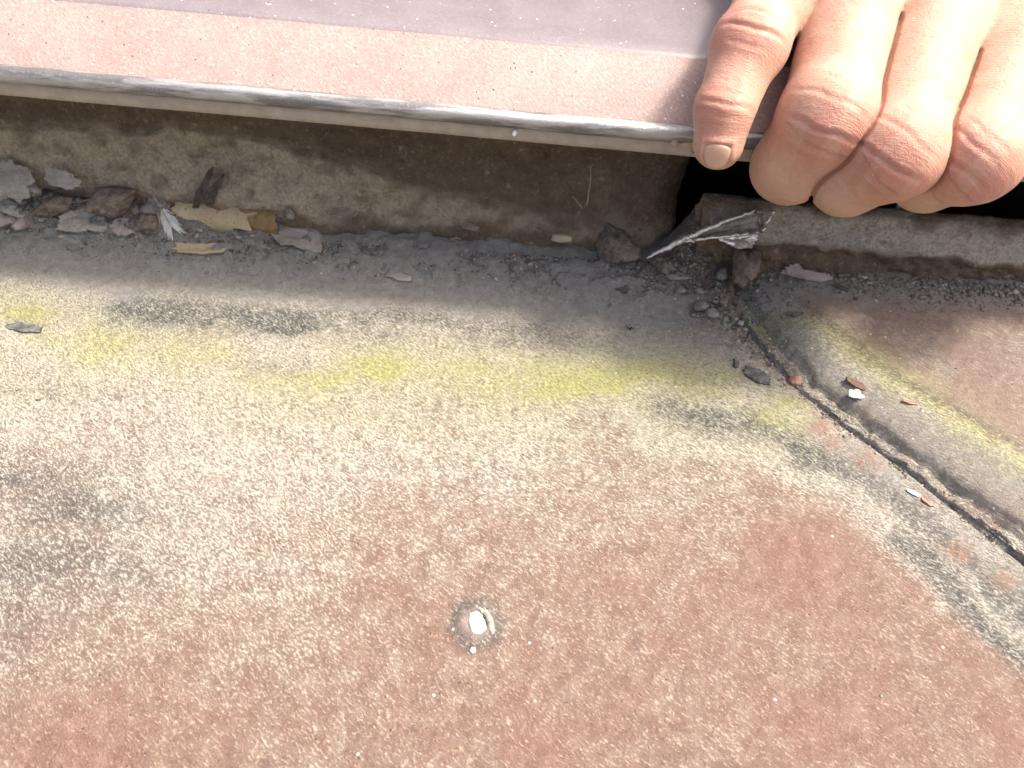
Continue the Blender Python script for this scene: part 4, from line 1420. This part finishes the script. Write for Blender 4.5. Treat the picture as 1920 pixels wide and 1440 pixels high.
g = np.random.default_rng(99)
# crumbs along the wall foot and upstand foot
n = 9000
x = g.uniform(-128, 118, n)
y = 144 - np.abs(g.normal(0, 3.4, n)) - 1.5
dens = .35 + .65 * (fbm(x / 10, y / 6, octv=3, seed=701) > 0)
keep = (g.uniform(size=n) < dens) & ((x < 40) | (x > 44))
x, y = x[keep], y[keep]
v_ = x - seam_x(y)
y = np.where(v_ > 0, y - 4.5, y)
v_ = x - seam_x(y)
z = np.where(v_ < 0, h_main(x, y), h_right(np.maximum(v_, 0), x, y))
s = np.clip(g.lognormal(-1.6, .5, len(x)), .1, .7)
grit('grit', np.stack([x, y, z + s * .25], -1), s, g.uniform(0, 1, len(x)) ** 1.3, (g.uniform(size=len(x)) < .35) * g.uniform(.3, 1, len(x)), 'dark crumbs and grit strewn along the foot of the wall')
# crumbs at the head of the lap and down the seam
n = 4200
t = g.uniform(0, 1, n) ** 1.6
y = 143 - t * 82
wd = np.interp(t, [0, .12, .3, 1], [9, 5, 1.4, .8])
v_ = g.normal(0, 1, n) * wd - np.interp(t, [0, .2, 1], [2.5, .9, .0])
x = seam_x(y) + v_
z = np.where(v_ < 0, h_main(x, y), h_right(np.maximum(v_, 0), x, y))
s = np.clip(g.lognormal(-1.35, .5, n) * np.interp(t, [0, .2, .35, 1], [1.0, .8, .45, .35]), .1, 1.1)
grit('grit', np.stack([x, y, z + s * .25], -1), s, g.uniform(0, 1, n) ** 1.2, (g.uniform(size=n) < .3) * g.uniform(.3, 1, n), 'crumbs filling the head of the lap and the seam')
# sparse crumbs out on the sheets
n = 300
x, y = g.uniform(-110, 110, n), g.uniform(35, 136, n)
v_ = x - seam_x(y)
z = np.where(v_ < 0, h_main(x, y), h_right(np.maximum(v_, 0), x, y))
s = np.clip(g.lognormal(-2.0, .35, n), .07, .3)
grit('grit', np.stack([x, y, z + s * .2], -1), s, np.where(g.uniform(size=n) < .5, g.uniform(2.0, 3.0, n), .1), np.zeros(n), 'sparse pale and dark specks scattered over the roof sheets')

# broken scales and leaf litter heaped in the soil mounds
n = 620
which = g.choice(len(MOUNDS), n, p=[.2, .02, .1, .38, .2, .1])
mo = np.array(MOUNDS)[which]
x = mo[:, 0] + g.normal(0, .75, n) * mo[:, 2]
y = np.minimum(mo[:, 1] - 1 + g.normal(0, .55, n) * mo[:, 3], 144.5)
keep = x < seam_x(y) - 1
x, y = x[keep], y[keep]
n = len(x)
s = np.clip(g.lognormal(-.45, .5, n), .25, 1.8) * np.where(which[keep] < 3, .5, 1.0)
grit('litter', np.stack([x, y, h_main(x, y) + s * .35], -1), s, g.uniform(.1, 1.0, n) * np.where(which[keep] < 3, .6, 1), (g.uniform(size=n) < .45) * g.uniform(.3, 1, n), 'broken scales and dry litter heaped at the wall foot', flat=.16)
